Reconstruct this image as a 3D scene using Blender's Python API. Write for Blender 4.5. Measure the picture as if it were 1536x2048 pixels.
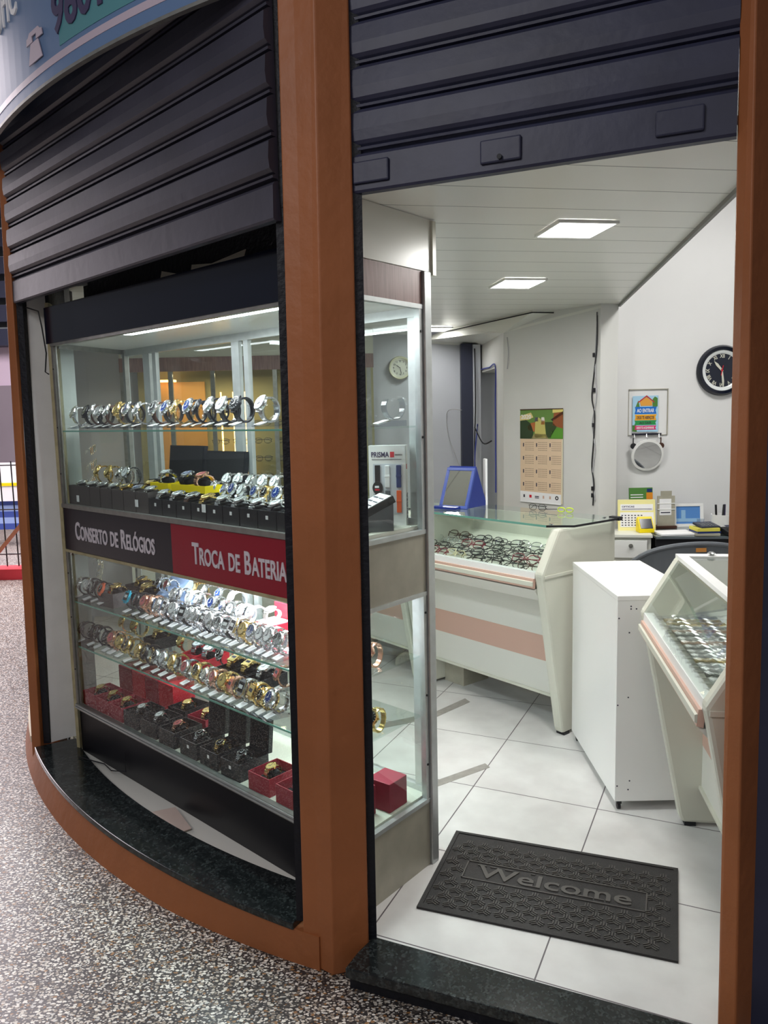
import bpy, bmesh, math, random
from mathutils import Matrix, Vector
random.seed(7)
PI = math.pi
S = bpy.context.scene
for o in list(bpy.data.objects): bpy.data.objects.remove(o)
C = S.collection

# ---------------------------------------------------------------- camera
pitch, roll, H, FPX = 0.1228, 0.0222, 1.52, 1558.0
fw = Vector((0, math.cos(pitch), -math.sin(pitch))); dn = Vector((0, -math.sin(pitch), -math.cos(pitch))); rx = Vector((1, 0, 0))
RX = rx*math.cos(roll) + dn*math.sin(roll); DN = -rx*math.sin(roll) + dn*math.cos(roll)
cam = bpy.data.cameras.new('camera'); co = bpy.data.objects.new('camera', cam); C.objects.link(co)
m = Matrix((RX, -DN, -fw)).transposed().to_4x4(); m.translation = Vector((0, 0, H)); co.matrix_world = m
cam.sensor_fit = 'HORIZONTAL'; cam.sensor_width = 36; cam.lens = 36*FPX/1536; cam.clip_start = .02; cam.clip_end = 200
S.camera = co
S.view_settings.view_transform = 'Standard'; S.view_settings.look = 'None'; S.view_settings.exposure = 0.0; S.view_settings.gamma = 1
try: S.view_settings.use_curve_mapping = False
except Exception: pass

# ---------------------------------------------------------------- world and lights
w = bpy.data.worlds.new('world'); S.world = w; w.use_nodes = True
w.node_tree.nodes['Background'].inputs[0].default_value = (.86, .87, .95, 1)
w.node_tree.nodes['Background'].inputs[1].default_value = 0.17
def area(name, loc, direction, sx, sy, power, col=(1, 1, 1), spread=PI):
    l = bpy.data.lights.new(name, 'AREA'); l.shape = 'RECTANGLE'; l.size = sx; l.size_y = sy; l.energy = power; l.color = col; l.spread = spread
    o = bpy.data.objects.new(name, l); C.objects.link(o); o.location = loc
    o.rotation_euler = Vector(direction).to_track_quat('-Z', 'Y').to_euler(); return o
area('arcade_lamp_behind', (.2, -1.8, 3.3), (-.2, .7, -1), 1.2, .3, 12, (1, .96, .92))
LED = (1.0, .985, .95)
# ceiling panels of the shop (light of each panel, the diffusers are built below)
PANELS = [(.655, 2.674, 2.125, .19, .20), (.646, 3.735, 2.125, .19, .22), (.385, 5.60, 2.123, .19, .22), (-.62, 4.25, 2.125, .19, .22)]  # last entry is an added light, hidden behind the case fascia
for (x, y, z, a, b) in PANELS: area('panel_light', (x, y, z-.02), (0, 0, -1), a, b, 8.6 if y < 5 else 1.2, LED)
area('desk_fill_light', (1.95, 3.5, 3.0), (0, 0, -1), .5, .5, 30, LED)  # unseen light added to brighten the desk corner, no fixture built
# daylight from the open street end of the arcade (far left) and the arcade's lamps
area('street_daylight', (-7.5, 9.0, 3.2), (.55, -.75, -.45), 4, 2.5, 300, (1, .88, .93))
area('street_sky', (-4.5, 8.5, 5.0), (0, 0, -1), 5, 5, 650, (1, .90, .95))
area('arcade_lamp', (-1.3, .35, 3.3), (0, .25, -1), 1.2, .15, 16, (.95, .95, 1))
area('arcade_lamp_left', (-2.4, -.5, 3.2), (.35, .6, -1), 1.2, .3, 24, (1, .96, .92))

# ---------------------------------------------------------------- mesh tools
class MB:
    def __init__(s): s.v = []; s.f = []
    def add(s, vs, fs, M=None):
        b = len(s.v)
        s.v += [tuple(M @ Vector(p)) for p in vs] if M is not None else [tuple(p) for p in vs]
        s.f += [tuple(b+i for i in q) for q in fs]; return s
    def box(s, x0, x1, y0, y1, z0, z1, M=None):
        return s.add([(x0,y0,z0),(x1,y0,z0),(x1,y1,z0),(x0,y1,z0),(x0,y0,z1),(x1,y0,z1),(x1,y1,z1),(x0,y1,z1)],
                     [(3,2,1,0),(4,5,6,7),(0,1,5,4),(1,2,6,5),(2,3,7,6),(3,0,4,7)], M)
    def prism(s, pts, z0, z1, M=None, top=None):      # pts counter-clockwise, top = other outline
        n = len(pts); t = top or pts
        return s.add([(p[0],p[1],z0) for p in pts]+[(p[0],p[1],z1) for p in t],
                     [tuple(reversed(range(n))), tuple(range(n, 2*n))]+[(i,(i+1)%n,n+(i+1)%n,n+i) for i in range(n)], M)
    def side(s, prof, x0, x1, M=None):                # profile in (y,z), swept along x
        n = len(prof)
        return s.add([(x0,p[0],p[1]) for p in prof]+[(x1,p[0],p[1]) for p in prof],
                     [tuple(reversed(range(n))), tuple(range(n, 2*n))]+[(i,(i+1)%n,n+(i+1)%n,n+i) for i in range(n)], M)
    def tube(s, pts, r, seg=8, closed=False, M=None):
        pts = [Vector(p) for p in pts]; n = len(pts); vs = []; fs = []
        for i, p in enumerate(pts):
            a = pts[i-1] if (i or closed) else p; b = pts[(i+1) % n] if (i < n-1 or closed) else p
            t = (b-a).normalized(); up = Vector((0,0,1)) if abs(t.z) < .9 else Vector((1,0,0))
            u = t.cross(up).normalized(); q = t.cross(u)
            for k in range(seg):
                c = 2*PI*k/seg; vs.append(p+u*math.cos(c)*r+q*math.sin(c)*r)
        for i in range(n if closed else n-1):
            j = (i+1) % n
            for k in range(seg): fs.append((i*seg+k, i*seg+(k+1)%seg, j*seg+(k+1)%seg, j*seg+k))
        if not closed: fs += [tuple(range(seg)), tuple(reversed(range((n-1)*seg, n*seg)))]
        return s.add(vs, fs, M)
    def lathe(s, prof, seg=32, M=None, cap=True):     # (r, z) about z
        n = len(prof); vs = []; fs = []
        for k in range(seg):
            a = 2*PI*k/seg
            for r, z in prof: vs.append((r*math.cos(a), r*math.sin(a), z))
        for k in range(seg):
            j = (k+1) % seg
            for i in range(n-1): fs.append((k*n+i, j*n+i, j*n+i+1, k*n+i+1))
        if cap:
            if prof[0][0] > 1e-6: fs.append(tuple(k*n for k in reversed(range(seg))))
            if prof[-1][0] > 1e-6: fs.append(tuple(k*n+n-1 for k in range(seg)))
        return s.add(vs, fs, M)
    def cyl(s, r, z0, z1, seg=24, M=None): return s.lathe([(r, z0), (r, z1)], seg, M)
    def bar(s, a, b, wx, wy, M=None):                 # a square bar between two points
        a = Vector(a); b = Vector(b); t = (b-a); q = t.to_track_quat('Z', 'Y').to_matrix().to_4x4(); q.translation = a
        return s.box(-wx/2, wx/2, -wy/2, wy/2, 0, t.length, (M @ q) if M is not None else q)
def T(x, y, z): return Matrix.Translation((x, y, z))
def RX_(a): return Matrix.Rotation(a, 4, 'X')
def RY_(a): return Matrix.Rotation(a, 4, 'Y')
def RZ_(a): return Matrix.Rotation(a, 4, 'Z')
def O(name, mb, mat, parent=None, smooth=False, bevel=0, label=None):
    me = bpy.data.meshes.new(name); me.from_pydata(mb.v, [], mb.f); me.validate(); me.update()
    bm = bmesh.new(); bm.from_mesh(me); bmesh.ops.recalc_face_normals(bm, faces=bm.faces); bm.to_mesh(me); bm.free()
    if smooth:
        me.shade_smooth(); me.set_sharp_from_angle(angle=.7)
    me.materials.append(mat)
    o = bpy.data.objects.new(name, me); C.objects.link(o)
    if parent is not None: o.parent = parent
    if bevel:
        b = o.modifiers.new('bevel', 'BEVEL'); b.width = bevel; b.segments = 2; b.limit_method = 'ANGLE'
    if label: o['label'] = label
    return o
def tag(o, label, cat, group=None, kind=None):
    o['label'] = label; o['category'] = cat
    if group: o['group'] = group
    if kind: o['kind'] = kind
    return o
def E(name, loc, rz, label, cat, group=None):
    o = bpy.data.objects.new(name, None); C.objects.link(o); o.location = loc; o.rotation_euler = (0, 0, rz); o.empty_display_size = .05
    return tag(o, label, cat, group)
def st(name, mb, mat, label=None, bevel=0):
    o = O(name, mb, mat, bevel=bevel); o['kind'] = 'structure'
    if label: o['label'] = label
    return o
_tc = {}
def text_geo(s, bold=0.0, ext=.001):
    k = (s, bold, ext)
    if k in _tc: return _tc[k]
    cu = bpy.data.curves.new('t', 'FONT'); cu.body = s; cu.size = 1; cu.extrude = ext; cu.offset = bold; cu.resolution_u = 3
    o = bpy.data.objects.new('t', cu); C.objects.link(o); bpy.context.view_layer.update()
    me = bpy.data.meshes.new_from_object(o.evaluated_get(bpy.context.evaluated_depsgraph_get()))
    vs = [tuple(v.co) for v in me.vertices]; fs = [tuple(p.vertices) for p in me.polygons]
    bpy.data.objects.remove(o); bpy.data.curves.remove(cu); bpy.data.meshes.remove(me)
    _tc[k] = (vs, fs); return _tc[k]
def text(mb, s, M, size=1.0, sx=1.0, bold=0.0, ext=.002, width=None, center=False, fn=None):
    vs, fs = text_geo(s, bold, ext/size if size else ext)
    if not vs: return
    x0 = min(v[0] for v in vs); x1 = max(v[0] for v in vs)
    kx = size*sx if width is None else width/(x1-x0)
    off = -(x0+x1)/2 if center else -x0
    q = [((v[0]+off)*kx, v[1]*size, v[2]*size) for v in vs]
    if fn: q = [fn(p) for p in q]
    mb.add(q, fs, M)
WALLX = Matrix(((1,0,0,0),(0,0,-1,0),(0,1,0,0),(0,0,0,1)))      # text x -> x, text y -> z, faces -y

# ---------------------------------------------------------------- materials
def newmat(name):
    m = bpy.data.materials.new(name); m.use_nodes = True; return m, m.node_tree, m.node_tree.nodes['Principled BSDF']
def pm(name, col, rough=.5, metal=0, noise=0, nscale=8, bump=0, bscale=40, coat=0, spec=.5, trans=0, ior=1.45):
    m, t, b = newmat(name); N = t.nodes; L = t.links
    b.inputs['Base Color'].default_value = (*col, 1); b.inputs['Roughness'].default_value = rough; b.inputs['Metallic'].default_value = metal
    b.inputs['Specular IOR Level'].default_value = spec
    b.inputs['Coat Weight'].default_value = coat; b.inputs['Transmission Weight'].default_value = trans; b.inputs['IOR'].default_value = ior
    tc = N.new('ShaderNodeTexCoord')
    if noise:
        n = N.new('ShaderNodeTexNoise'); n.inputs['Scale'].default_value = nscale; n.inputs['Detail'].default_value = 6; L.new(tc.outputs['Object'], n.inputs['Vector'])
        r = N.new('ShaderNodeMapRange'); r.inputs[1].default_value = .3; r.inputs[2].default_value = .7; r.inputs[3].default_value = 1-noise; r.inputs[4].default_value = 1+noise*.6
        L.new(n.outputs[0], r.inputs[0])
        x = N.new('ShaderNodeVectorMath'); x.operation = 'SCALE'; x.inputs[0].default_value = col; L.new(r.outputs[0], x.inputs[3]); L.new(x.outputs[0], b.inputs['Base Color'])
    if bump:
        n = N.new('ShaderNodeTexNoise'); n.inputs['Scale'].default_value = bscale; n.inputs['Detail'].default_value = 4; L.new(tc.outputs['Object'], n.inputs['Vector'])
        u = N.new('ShaderNodeBump'); u.inputs['Strength'].default_value = bump; u.inputs['Distance'].default_value = .01; L.new(n.outputs[0], u.inputs['Height']); L.new(u.outputs[0], b.inputs['Normal'])
    return m
def emat(name, col, s):
    m, t, b = newmat(name); b.inputs['Base Color'].default_value = (*col, 1); b.inputs['Emission Color'].default_value = (*col, 1); b.inputs['Emission Strength'].default_value = s; return m
def glassmat(name, tint=(.93, .98, .96), gloss=1.0, rough=.0):
    m = bpy.data.materials.new(name); m.use_nodes = True; t = m.node_tree; t.nodes.clear()
    o = t.nodes.new('ShaderNodeOutputMaterial'); mx = t.nodes.new('ShaderNodeMixShader'); tr = t.nodes.new('ShaderNodeBsdfTransparent'); g = t.nodes.new('ShaderNodeBsdfGlossy')
    f = t.nodes.new('ShaderNodeFresnel'); f.inputs[0].default_value = 1.5; k = t.nodes.new('ShaderNodeMath'); k.operation = 'MULTIPLY'; k.inputs[1].default_value = gloss; k.use_clamp = True
    tr.inputs[0].default_value = (*tint, 1); g.inputs['Roughness'].default_value = rough; g.inputs[0].default_value = (1, 1, 1, 1)
    geo = t.nodes.new('ShaderNodeNewGeometry'); inv = t.nodes.new('ShaderNodeMath'); inv.operation = 'SUBTRACT'; inv.inputs[0].default_value = 1
    t.links.new(geo.outputs['Backfacing'], inv.inputs[1])
    k2 = t.nodes.new('ShaderNodeMath'); k2.operation = 'MULTIPLY'
    t.links.new(f.outputs[0], k.inputs[0]); t.links.new(k.outputs[0], k2.inputs[0]); t.links.new(inv.outputs[0], k2.inputs[1])
    t.links.new(k2.outputs[0], mx.inputs[0]); t.links.new(tr.outputs[0], mx.inputs[1]); t.links.new(g.outputs[0], mx.inputs[2]); t.links.new(mx.outputs[0], o.inputs[0]); return m
def lin(r, g, b):
    f = lambda c: ((c/255+.055)/1.055)**2.4 if c > 10 else c/255/12.92
    return (f(r), f(g), f(b))
M = {}
M['navy'] = pm('navy_metal', lin(50, 52, 74), .45, .0, .25, 5, .10, 30)
M['navy_l'] = pm('navy_metal_left', lin(54, 53, 66), .42, .0, .25, 4, .07, 30)
M['orange'] = pm('orange_paint', lin(160, 96, 56), .5, 0, .14, 3, .35, 18)
M['black'] = pm('black_paint', lin(16, 18, 28), .55, 0, .3, 12, .4, 60)
M['blackgloss'] = pm('black_gloss_laminate', lin(14, 20, 36), .12)
M['blackmat'] = pm('black_board', lin(18, 18, 24), .35, 0, .2, 6)
M['white'] = pm('white_wall_paint', lin(214, 214, 211), .75, 0, .05, 2.5, .08, 14)
M['white2'] = pm('white_wall_bright', lin(230, 230, 230), .75, 0, .03, 2, .08, 14)
M['greyw'] = pm('grey_wall_paint', lin(198, 201, 208), .75, 0, .05, 2.5, .05, 14)
M['jamb'] = pm('dirty_white_panel', lin(232, 232, 232), .5, 0, .08, 6, .1, 20)
M['yellowed'] = pm('yellowed_edge', lin(165, 155, 120), .5, 0, .25, 20)
M['pvc'] = pm('white_pvc_slats', lin(228, 228, 222), .3, 0, .02, 3)
M['pvcgap'] = pm('grey_slat_joint', lin(150, 150, 148), .7)
M['alu'] = pm('brushed_aluminium', lin(196, 200, 200), .35, .6, .08, 30)
M['alud'] = pm('dull_aluminium', lin(150, 150, 145), .4, .7, .15, 30)
M['chrome'] = pm('chrome', (.85, .85, .87), .12, 1)
M['cream'] = pm('cream_laminate', lin(210, 210, 196), .35)
M['stone'] = pm('beige_stone_laminate', lin(172, 168, 152), .35, 0, .12, 14)
M['peach'] = pm('peach_laminate', lin(208, 172, 156), .35)
M['whitelam'] = pm('white_laminate', lin(238, 238, 236), .25)
M['whitelam2'] = pm('white_laminate_panel', lin(222, 222, 214), .3)
M['glass'] = glassmat('clear_glass', (.955, .985, .975), 1.0)
M['glassg'] = glassmat('green_glass', (.91, .96, .945), 1.0)
M['glassedge'] = pm('glass_edge', lin(110, 165, 150), .1, 0, 0, trans=.0)
M['signred'] = pm('red_sign_vinyl', lin(140, 14, 38), .25)
M['signblack'] = pm('black_sign_vinyl', lin(30, 30, 40), .22)
M['signtext'] = pm('grey_lettering', lin(205, 198, 205), .5)
M['fab'] = pm('black_fabric', lin(24, 24, 28), .8)
M['darkbox'] = pm('black_box_card', lin(28, 30, 36), .4)
M['greybox'] = pm('grey_brown_box_card', lin(78, 72, 72), .5)
M['redbox'] = pm('dark_red_box_card', lin(150, 28, 50), .45)
M['brightred'] = pm('bright_red_box_card', lin(205, 30, 50), .45)
M['maroon'] = pm('maroon_box_card', lin(150, 40, 62), .5, 0, .08, 20)
M['yellowbox'] = pm('yellow_box_card', lin(240, 215, 10), .45)
M['bluecard'] = pm('pale_blue_card', lin(150, 175, 215), .5)
M['silver'] = pm('watch_steel', (.78, .79, .80), .22, 1)
M['gold'] = pm('watch_gold', (.90, .66, .26), .22, 1)
M['rose'] = pm('watch_rose_gold', (.84, .50, .36), .25, 1)
M['blk'] = pm('watch_black_rubber', lin(26, 26, 30), .35)
M['brn'] = pm('watch_brown_leather', lin(70, 42, 30), .5)
M['wht'] = pm('watch_white_rubber', lin(235, 235, 235), .4)
M['blu'] = pm('watch_blue_strap', lin(30, 50, 110), .4)
M['tur'] = pm('watch_turquoise', lin(30, 160, 190), .35)
M['org'] = pm('watch_orange', lin(200, 90, 50), .4)
M['d_w'] = pm('dial_white', lin(228, 232, 232), .2, coat=.6)
M['d_k'] = pm('dial_black', lin(14, 14, 18), .15, coat=.6)
M['d_b'] = pm('dial_blue', lin(30, 55, 120), .15, coat=.6)
M['d_g'] = pm('dial_champagne', lin(215, 190, 120), .2, coat=.6)
M['d_p'] = pm('dial_pink', lin(200, 110, 110), .2, coat=.6)
M['clear'] = glassmat('clear_acrylic', (.88, .90, .93), 2.2, .08)
M['paper'] = pm('white_paper', lin(240, 240, 242), .7)
M['green'] = pm('green_print', lin(80, 130, 60), .5)
M['ink'] = pm('dark_ink', lin(60, 60, 75), .6)
M['granite'] = None
def granite(name, base, fleck, rough):
    m, t, b = newmat(name); N = t.nodes; L = t.links; tc = N.new('ShaderNodeTexCoord'); b.inputs['Roughness'].default_value = rough
    v = N.new('ShaderNodeTexVoronoi'); v.inputs['Scale'].default_value = 160; L.new(tc.outputs['Object'], v.inputs['Vector'])
    n = N.new('ShaderNodeTexNoise'); n.inputs['Scale'].default_value = 35; n.inputs['Detail'].default_value = 8; L.new(tc.outputs['Object'], n.inputs['Vector'])
    x = N.new('ShaderNodeMath'); x.operation = 'MULTIPLY'; L.new(v.outputs['Color'], x.inputs[0]); L.new(n.outputs[0], x.inputs[1])
    r = N.new('ShaderNodeValToRGB'); r.color_ramp.elements[0].color = (*base, 1); r.color_ramp.elements[0].position = .2
    r.color_ramp.elements[1].color = (*fleck, 1); r.color_ramp.elements[1].position = .62; L.new(x.outputs[0], r.inputs[0]); L.new(r.outputs[0], b.inputs['Base Color']); return m
M['granite'] = granite('dark_green_granite', lin(22, 26, 27), lin(64, 70, 70), .16)
def terrazzo():
    m, t, b = newmat('terrazzo'); N = t.nodes; L = t.links; tc = N.new('ShaderNodeTexCoord')
    col = None
    def chips(scale, th, seed):
        mp = N.new('ShaderNodeMapping'); mp.inputs['Location'].default_value = (seed, seed*2, 0); mp.inputs['Rotation'].default_value = (0, 0, seed); mp.inputs['Scale'].default_value = (1, 1.5, 1); L.new(tc.outputs['Object'], mp.inputs[0])
        nz = N.new('ShaderNodeTexNoise'); nz.inputs['Scale'].default_value = scale*1.5; L.new(mp.outputs[0], nz.inputs['Vector'])
        ad = N.new('ShaderNodeMixRGB'); ad.blend_type = 'ADD'; ad.inputs[0].default_value = .6/scale; L.new(mp.outputs[0], ad.inputs[1]); L.new(nz.outputs['Color'], ad.inputs[2])
        v = N.new('ShaderNodeTexVoronoi'); v.inputs['Scale'].default_value = scale; v.voronoi_dimensions = '2D'; L.new(ad.outputs[0], v.inputs['Vector'])
        c = N.new('ShaderNodeMath'); c.operation = 'LESS_THAN'; c.inputs[1].default_value = th; L.new(v.outputs['Distance'], c.inputs[0])
        r = N.new('ShaderNodeValToRGB'); cr = r.color_ramp; cr.interpolation = 'CONSTANT'
        cols = [(0, lin(84, 78, 74)), (.2, lin(205, 196, 184)), (.45, lin(150, 138, 124)), (.62, lin(232, 226, 216)), (.82, lin(150, 110, 70)), (.9, lin(200, 196, 190))]
        cr.elements[0].color = (*cols[0][1], 1); cr.elements[1].position = cols[1][0]; cr.elements[1].color = (*cols[1][1], 1)
        for p, q in cols[2:]: e = cr.elements.new(p); e.color = (*q, 1)
        sx = N.new('ShaderNodeSeparateXYZ'); L.new(v.outputs['Color'], sx.inputs[0]); L.new(sx.outputs[0], r.inputs[0])
        return c, r
    base = N.new('ShaderNodeMixRGB'); base.inputs[0].default_value = 1; base.inputs[1].default_value = (0, 0, 0, 1); base.inputs[2].default_value = (*lin(52, 48, 48), 1); cur = base
    for sc, th, sd in ((105, .31, 0), (62, .33, 3.1)):
        c, r = chips(sc, th, sd); mx = N.new('ShaderNodeMixRGB'); L.new(c.outputs[0], mx.inputs[0]); L.new(cur.outputs[0], mx.inputs[1]); L.new(r.outputs[0], mx.inputs[2]); cur = mx
    L.new(cur.outputs[0], b.inputs['Base Color']); b.inputs['Roughness'].default_value = .38
    n = N.new('ShaderNodeTexNoise'); n.inputs['Scale'].default_value = 5; L.new(tc.outputs['Object'], n.inputs['Vector'])
    mr = N.new('ShaderNodeMapRange'); mr.inputs[3].default_value = .28; mr.inputs[4].default_value = .5; L.new(n.outputs[0], mr.inputs[0]); L.new(mr.outputs[0], b.inputs['Roughness'])
    return m
M['terrazzo'] = terrazzo()
def tiles():
    m, t, b = newmat('white_floor_tiles'); N = t.nodes; L = t.links; tc = N.new('ShaderNodeTexCoord'); sx = N.new('ShaderNodeSeparateXYZ'); L.new(tc.outputs['Object'], sx.inputs[0])
    g = None
    for ax in (0, 1):
        d = N.new('ShaderNodeMath'); d.operation = 'DIVIDE'; d.inputs[1].default_value = .497; L.new(sx.outputs[ax], d.inputs[0])
        a = N.new('ShaderNodeMath'); a.operation = 'ADD'; a.inputs[1].default_value = .5; L.new(d.outputs[0], a.inputs[0])
        f = N.new('ShaderNodeMath'); f.operation = 'FRACT'; L.new(a.outputs[0], f.inputs[0])
        s_ = N.new('ShaderNodeMath'); s_.operation = 'SUBTRACT'; s_.inputs[1].default_value = .5; L.new(f.outputs[0], s_.inputs[0])
        q = N.new('ShaderNodeMath'); q.operation = 'ABSOLUTE'; L.new(s_.outputs[0], q.inputs[0])
        l = N.new('ShaderNodeMath'); l.operation = 'LESS_THAN'; l.inputs[1].default_value = .0045; L.new(q.outputs[0], l.inputs[0])
        if g is None: g = l
        else:
            x = N.new('ShaderNodeMath'); x.operation = 'MAXIMUM'; L.new(g.outputs[0], x.inputs[0]); L.new(l.outputs[0], x.inputs[1]); g = x
    n = N.new('ShaderNodeTexNoise'); n.inputs['Scale'].default_value = 6; n.inputs['Detail'].default_value = 8; L.new(tc.outputs['Object'], n.inputs['Vector'])
    r = N.new('ShaderNodeValToRGB'); r.color_ramp.elements[0].color = (*lin(202, 200, 198), 1); r.color_ramp.elements[0].position = .35; r.color_ramp.elements[1].color = (*lin(216, 215, 213), 1); r.color_ramp.elements[1].position = .65
    L.new(n.outputs[0], r.inputs[0])
    mx = N.new('ShaderNodeMixRGB'); L.new(g.outputs[0], mx.inputs[0]); L.new(r.outputs[0], mx.inputs[1]); mx.inputs[2].default_value = (*lin(95, 88, 92), 1); L.new(mx.outputs[0], b.inputs['Base Color']); b.inputs['Roughness'].default_value = .28
    u = N.new('ShaderNodeBump'); u.inputs['Strength'].default_value = .4; u.inputs['Distance'].default_value = .002; u.invert = True; L.new(g.outputs[0], u.inputs['Height']); L.new(u.outputs[0], b.inputs['Normal'])
    return m
M['tiles'] = tiles()
def woodmat(name, c0, c1):
    m, t, b = newmat(name); N = t.nodes; L = t.links; tc = N.new('ShaderNodeTexCoord'); mp = N.new('ShaderNodeMapping'); mp.inputs['Scale'].default_value = (60, 60, 3); L.new(tc.outputs['Object'], mp.inputs[0])
    n = N.new('ShaderNodeTexNoise'); n.inputs['Scale'].default_value = 3; n.inputs['Detail'].default_value = 6; L.new(mp.outputs[0], n.inputs['Vector'])
    r = N.new('ShaderNodeValToRGB'); r.color_ramp.elements[0].color = (*c0, 1); r.color_ramp.elements[0].position = .3; r.color_ramp.elements[1].color = (*c1, 1); r.color_ramp.elements[1].position = .7
    L.new(n.outputs[0], r.inputs[0]); L.new(r.outputs[0], b.inputs['Base Color']); b.inputs['Roughness'].default_value = .45; return m
M['wood'] = woodmat('mauve_brown_wood', lin(118, 88, 84), lin(152, 120, 114))
M['signblue'] = pm('blue_sign_vinyl', lin(96, 122, 160), .38, 0, .04, 3)
M['teal'] = pm('teal_sign_vinyl', lin(84, 140, 148), .2)
M['pinkstripe'] = pm('pale_pink_stripe', lin(190, 175, 188), .3)
M['plum'] = pm('plum_lettering', lin(66, 58, 92), .4)
M['rubber'] = pm('black_rubber_mat', lin(42, 40, 40), .6, 0, .15, 30, .3, 300)
M['rubberl'] = pm('raised_grey_rubber', lin(80, 77, 74), .55)
M['greyplastic'] = pm('grey_plastic', lin(100, 104, 110), .45)
M['bluepl'] = pm('blue_plastic', lin(62, 84, 160), .4)
M['bluedk'] = pm('dark_blue_cover', lin(24, 46, 130), .45)
M['mirror'] = pm('mirror_glass', (.88, .9, .9), .03, 1)
M['darkpost'] = pm('dark_slate_paint', lin(48, 52, 72), .5)
M['cable_b'] = pm('blue_cable', lin(60, 70, 150), .5)
M['cable_k'] = pm('black_cable', lin(30, 30, 34), .5)
M['cable_w'] = pm('grey_cable', lin(175, 175, 178), .5)
M['led'] = emat('led_diffuser', (1, .99, .97), 14)
M['ledtube'] = emat('led_tube', (.93, .98, 1), 18)
M['warm'] = emat('warm_led_strip', (1, .55, .2), 5)
M['card'] = pm('brown_cardboard', lin(196, 178, 168), .8, 0, .08, 8)
M['creamcard'] = pm('cream_board_scrap', lin(222, 214, 190), .7)
M['tape'] = pm('grey_floor_tape', lin(150, 146, 140), .6, 0, .15, 30)

# ================================================================ SETTING
ty = -.4324
# shop floor
mb = MB(); mb.box(-4.2, 4.2, -3.0, 4.6, -.05, 0)
fl_poly = [(-.09,2.135),(-.057,2.121),(.652,1.803),(.80,1.735),(3.2,.66),(3.2,6.6),(-2.36,6.2),(-1.56,3.66),(-1.45,3.36)]
mb = MB(); c_, s_ = math.cos(ty), math.sin(ty)
def tofl(p): x, y = p[0]-.344, p[1]-3.043; return (x*c_+y*s_, -x*s_+y*c_)
mb.prism([tofl(p) for p in fl_poly], -.06, 0)
fo = st('floor', mb, M['tiles'], 'white square tiled shop floor with dark joints'); fo.location = (.344, 3.043, 0); fo.rotation_euler = (0, 0, ty)
# arcade floor
mb = MB(); mb.box(-30, 6, -4, 30, -.14, -.08); st('floor_arcade', mb, M['terrazzo'], 'speckled terrazzo arcade floor')
CX, CY = 1.439, 5.242
def arc(r, a0, a1, n): return [(CX+r*math.cos(math.radians(a0+(a1-a0)*i/n)), CY+r*math.sin(math.radians(a0+(a1-a0)*i/n))) for i in range(n+1)]
# curved orange curb
def ringprism(mb, r0, r1, a0, a1, n, z0, z1, r0t=None):
    A = arc(r1, a0, a1, n); B = arc(r0, a0, a1, n); At = arc(r0t or r1, a0, a1, n)
    for i in range(n):
        mb.add([(*A[i],z0),(*A[i+1],z0),(*B[i+1],z0),(*B[i],z0),(*At[i],z1),(*At[i+1],z1),(*B[i+1],z1),(*B[i],z1)],
               [(3,2,1,0),(4,5,6,7),(0,1,5,4),(2,3,7,6)]+([(3,0,4,7)] if i == 0 else [])+([(1,2,6,5)] if i == n-1 else []))
mb = MB(); n_ = 64
for i in range(n_):
    q = []
    for k_ in (i, i+1):
        a_ = 242.3+(182-242.3)*k_/n_; rb_ = 3.562+.03*min(1, (242.3-a_)/10); rt_ = min(rb_, 3.560)
        c__, s__ = math.cos(math.radians(a_)), math.sin(math.radians(a_)); q.append([(CX+r_*c__, CY+r_*s__, z_) for r_, z_ in ((rb_,-.08),(rt_,.024),(3.45,.024),(3.45,-.08))])
    mb.add(q[0]+q[1], [(0,4,5,1),(1,5,6,2),(2,6,7,3),(3,7,4,0)]+([(0,1,2,3)] if i == 0 else [])+([(7,6,5,4)] if i == n_-1 else []))
st('trim_1', mb, M['orange'], 'curved orange curb below the display window')
mb = MB(); ringprism(mb, 3.385, 3.566, 240.9, 210.6, 40, .022, .045); st('trim_2', mb, M['granite'], 'curved dark granite sill below the display window', bevel=.003)
mb = MB(); ringprism(mb, 3.42, 3.57, 208.5, 184, 24, .022, .05); st('trim_3', mb, M['creamcard'], 'cream sill beyond the left orange column')
# white tile strip behind the sill
mb = MB(); ringprism(mb, 2.9, 3.386, 242.2, 209, 30, -.06, .03); st('trim_4', mb, M['whitelam2'], 'white tiled ledge between sill and display case')
# threshold
mb = MB(); mb.prism([(-.136,1.991),(.448,1.758),(.90,1.56),(.93,1.64),(.80,1.735),(.652,1.803),(-.057,2.121),(-.10,2.06)], -.03, .002)
st('trim_5', mb, M['granite'], 'dark granite doorway threshold', bevel=.003)
mb = MB(); mb.prism([(-.125,2.02),(.448,1.785),(.90,1.585),(.93,1.64),(.652,1.79),(-.07,2.10)], -.081, -.03); st('trim_6', mb, M['black'], 'black riser under the threshold')
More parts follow.
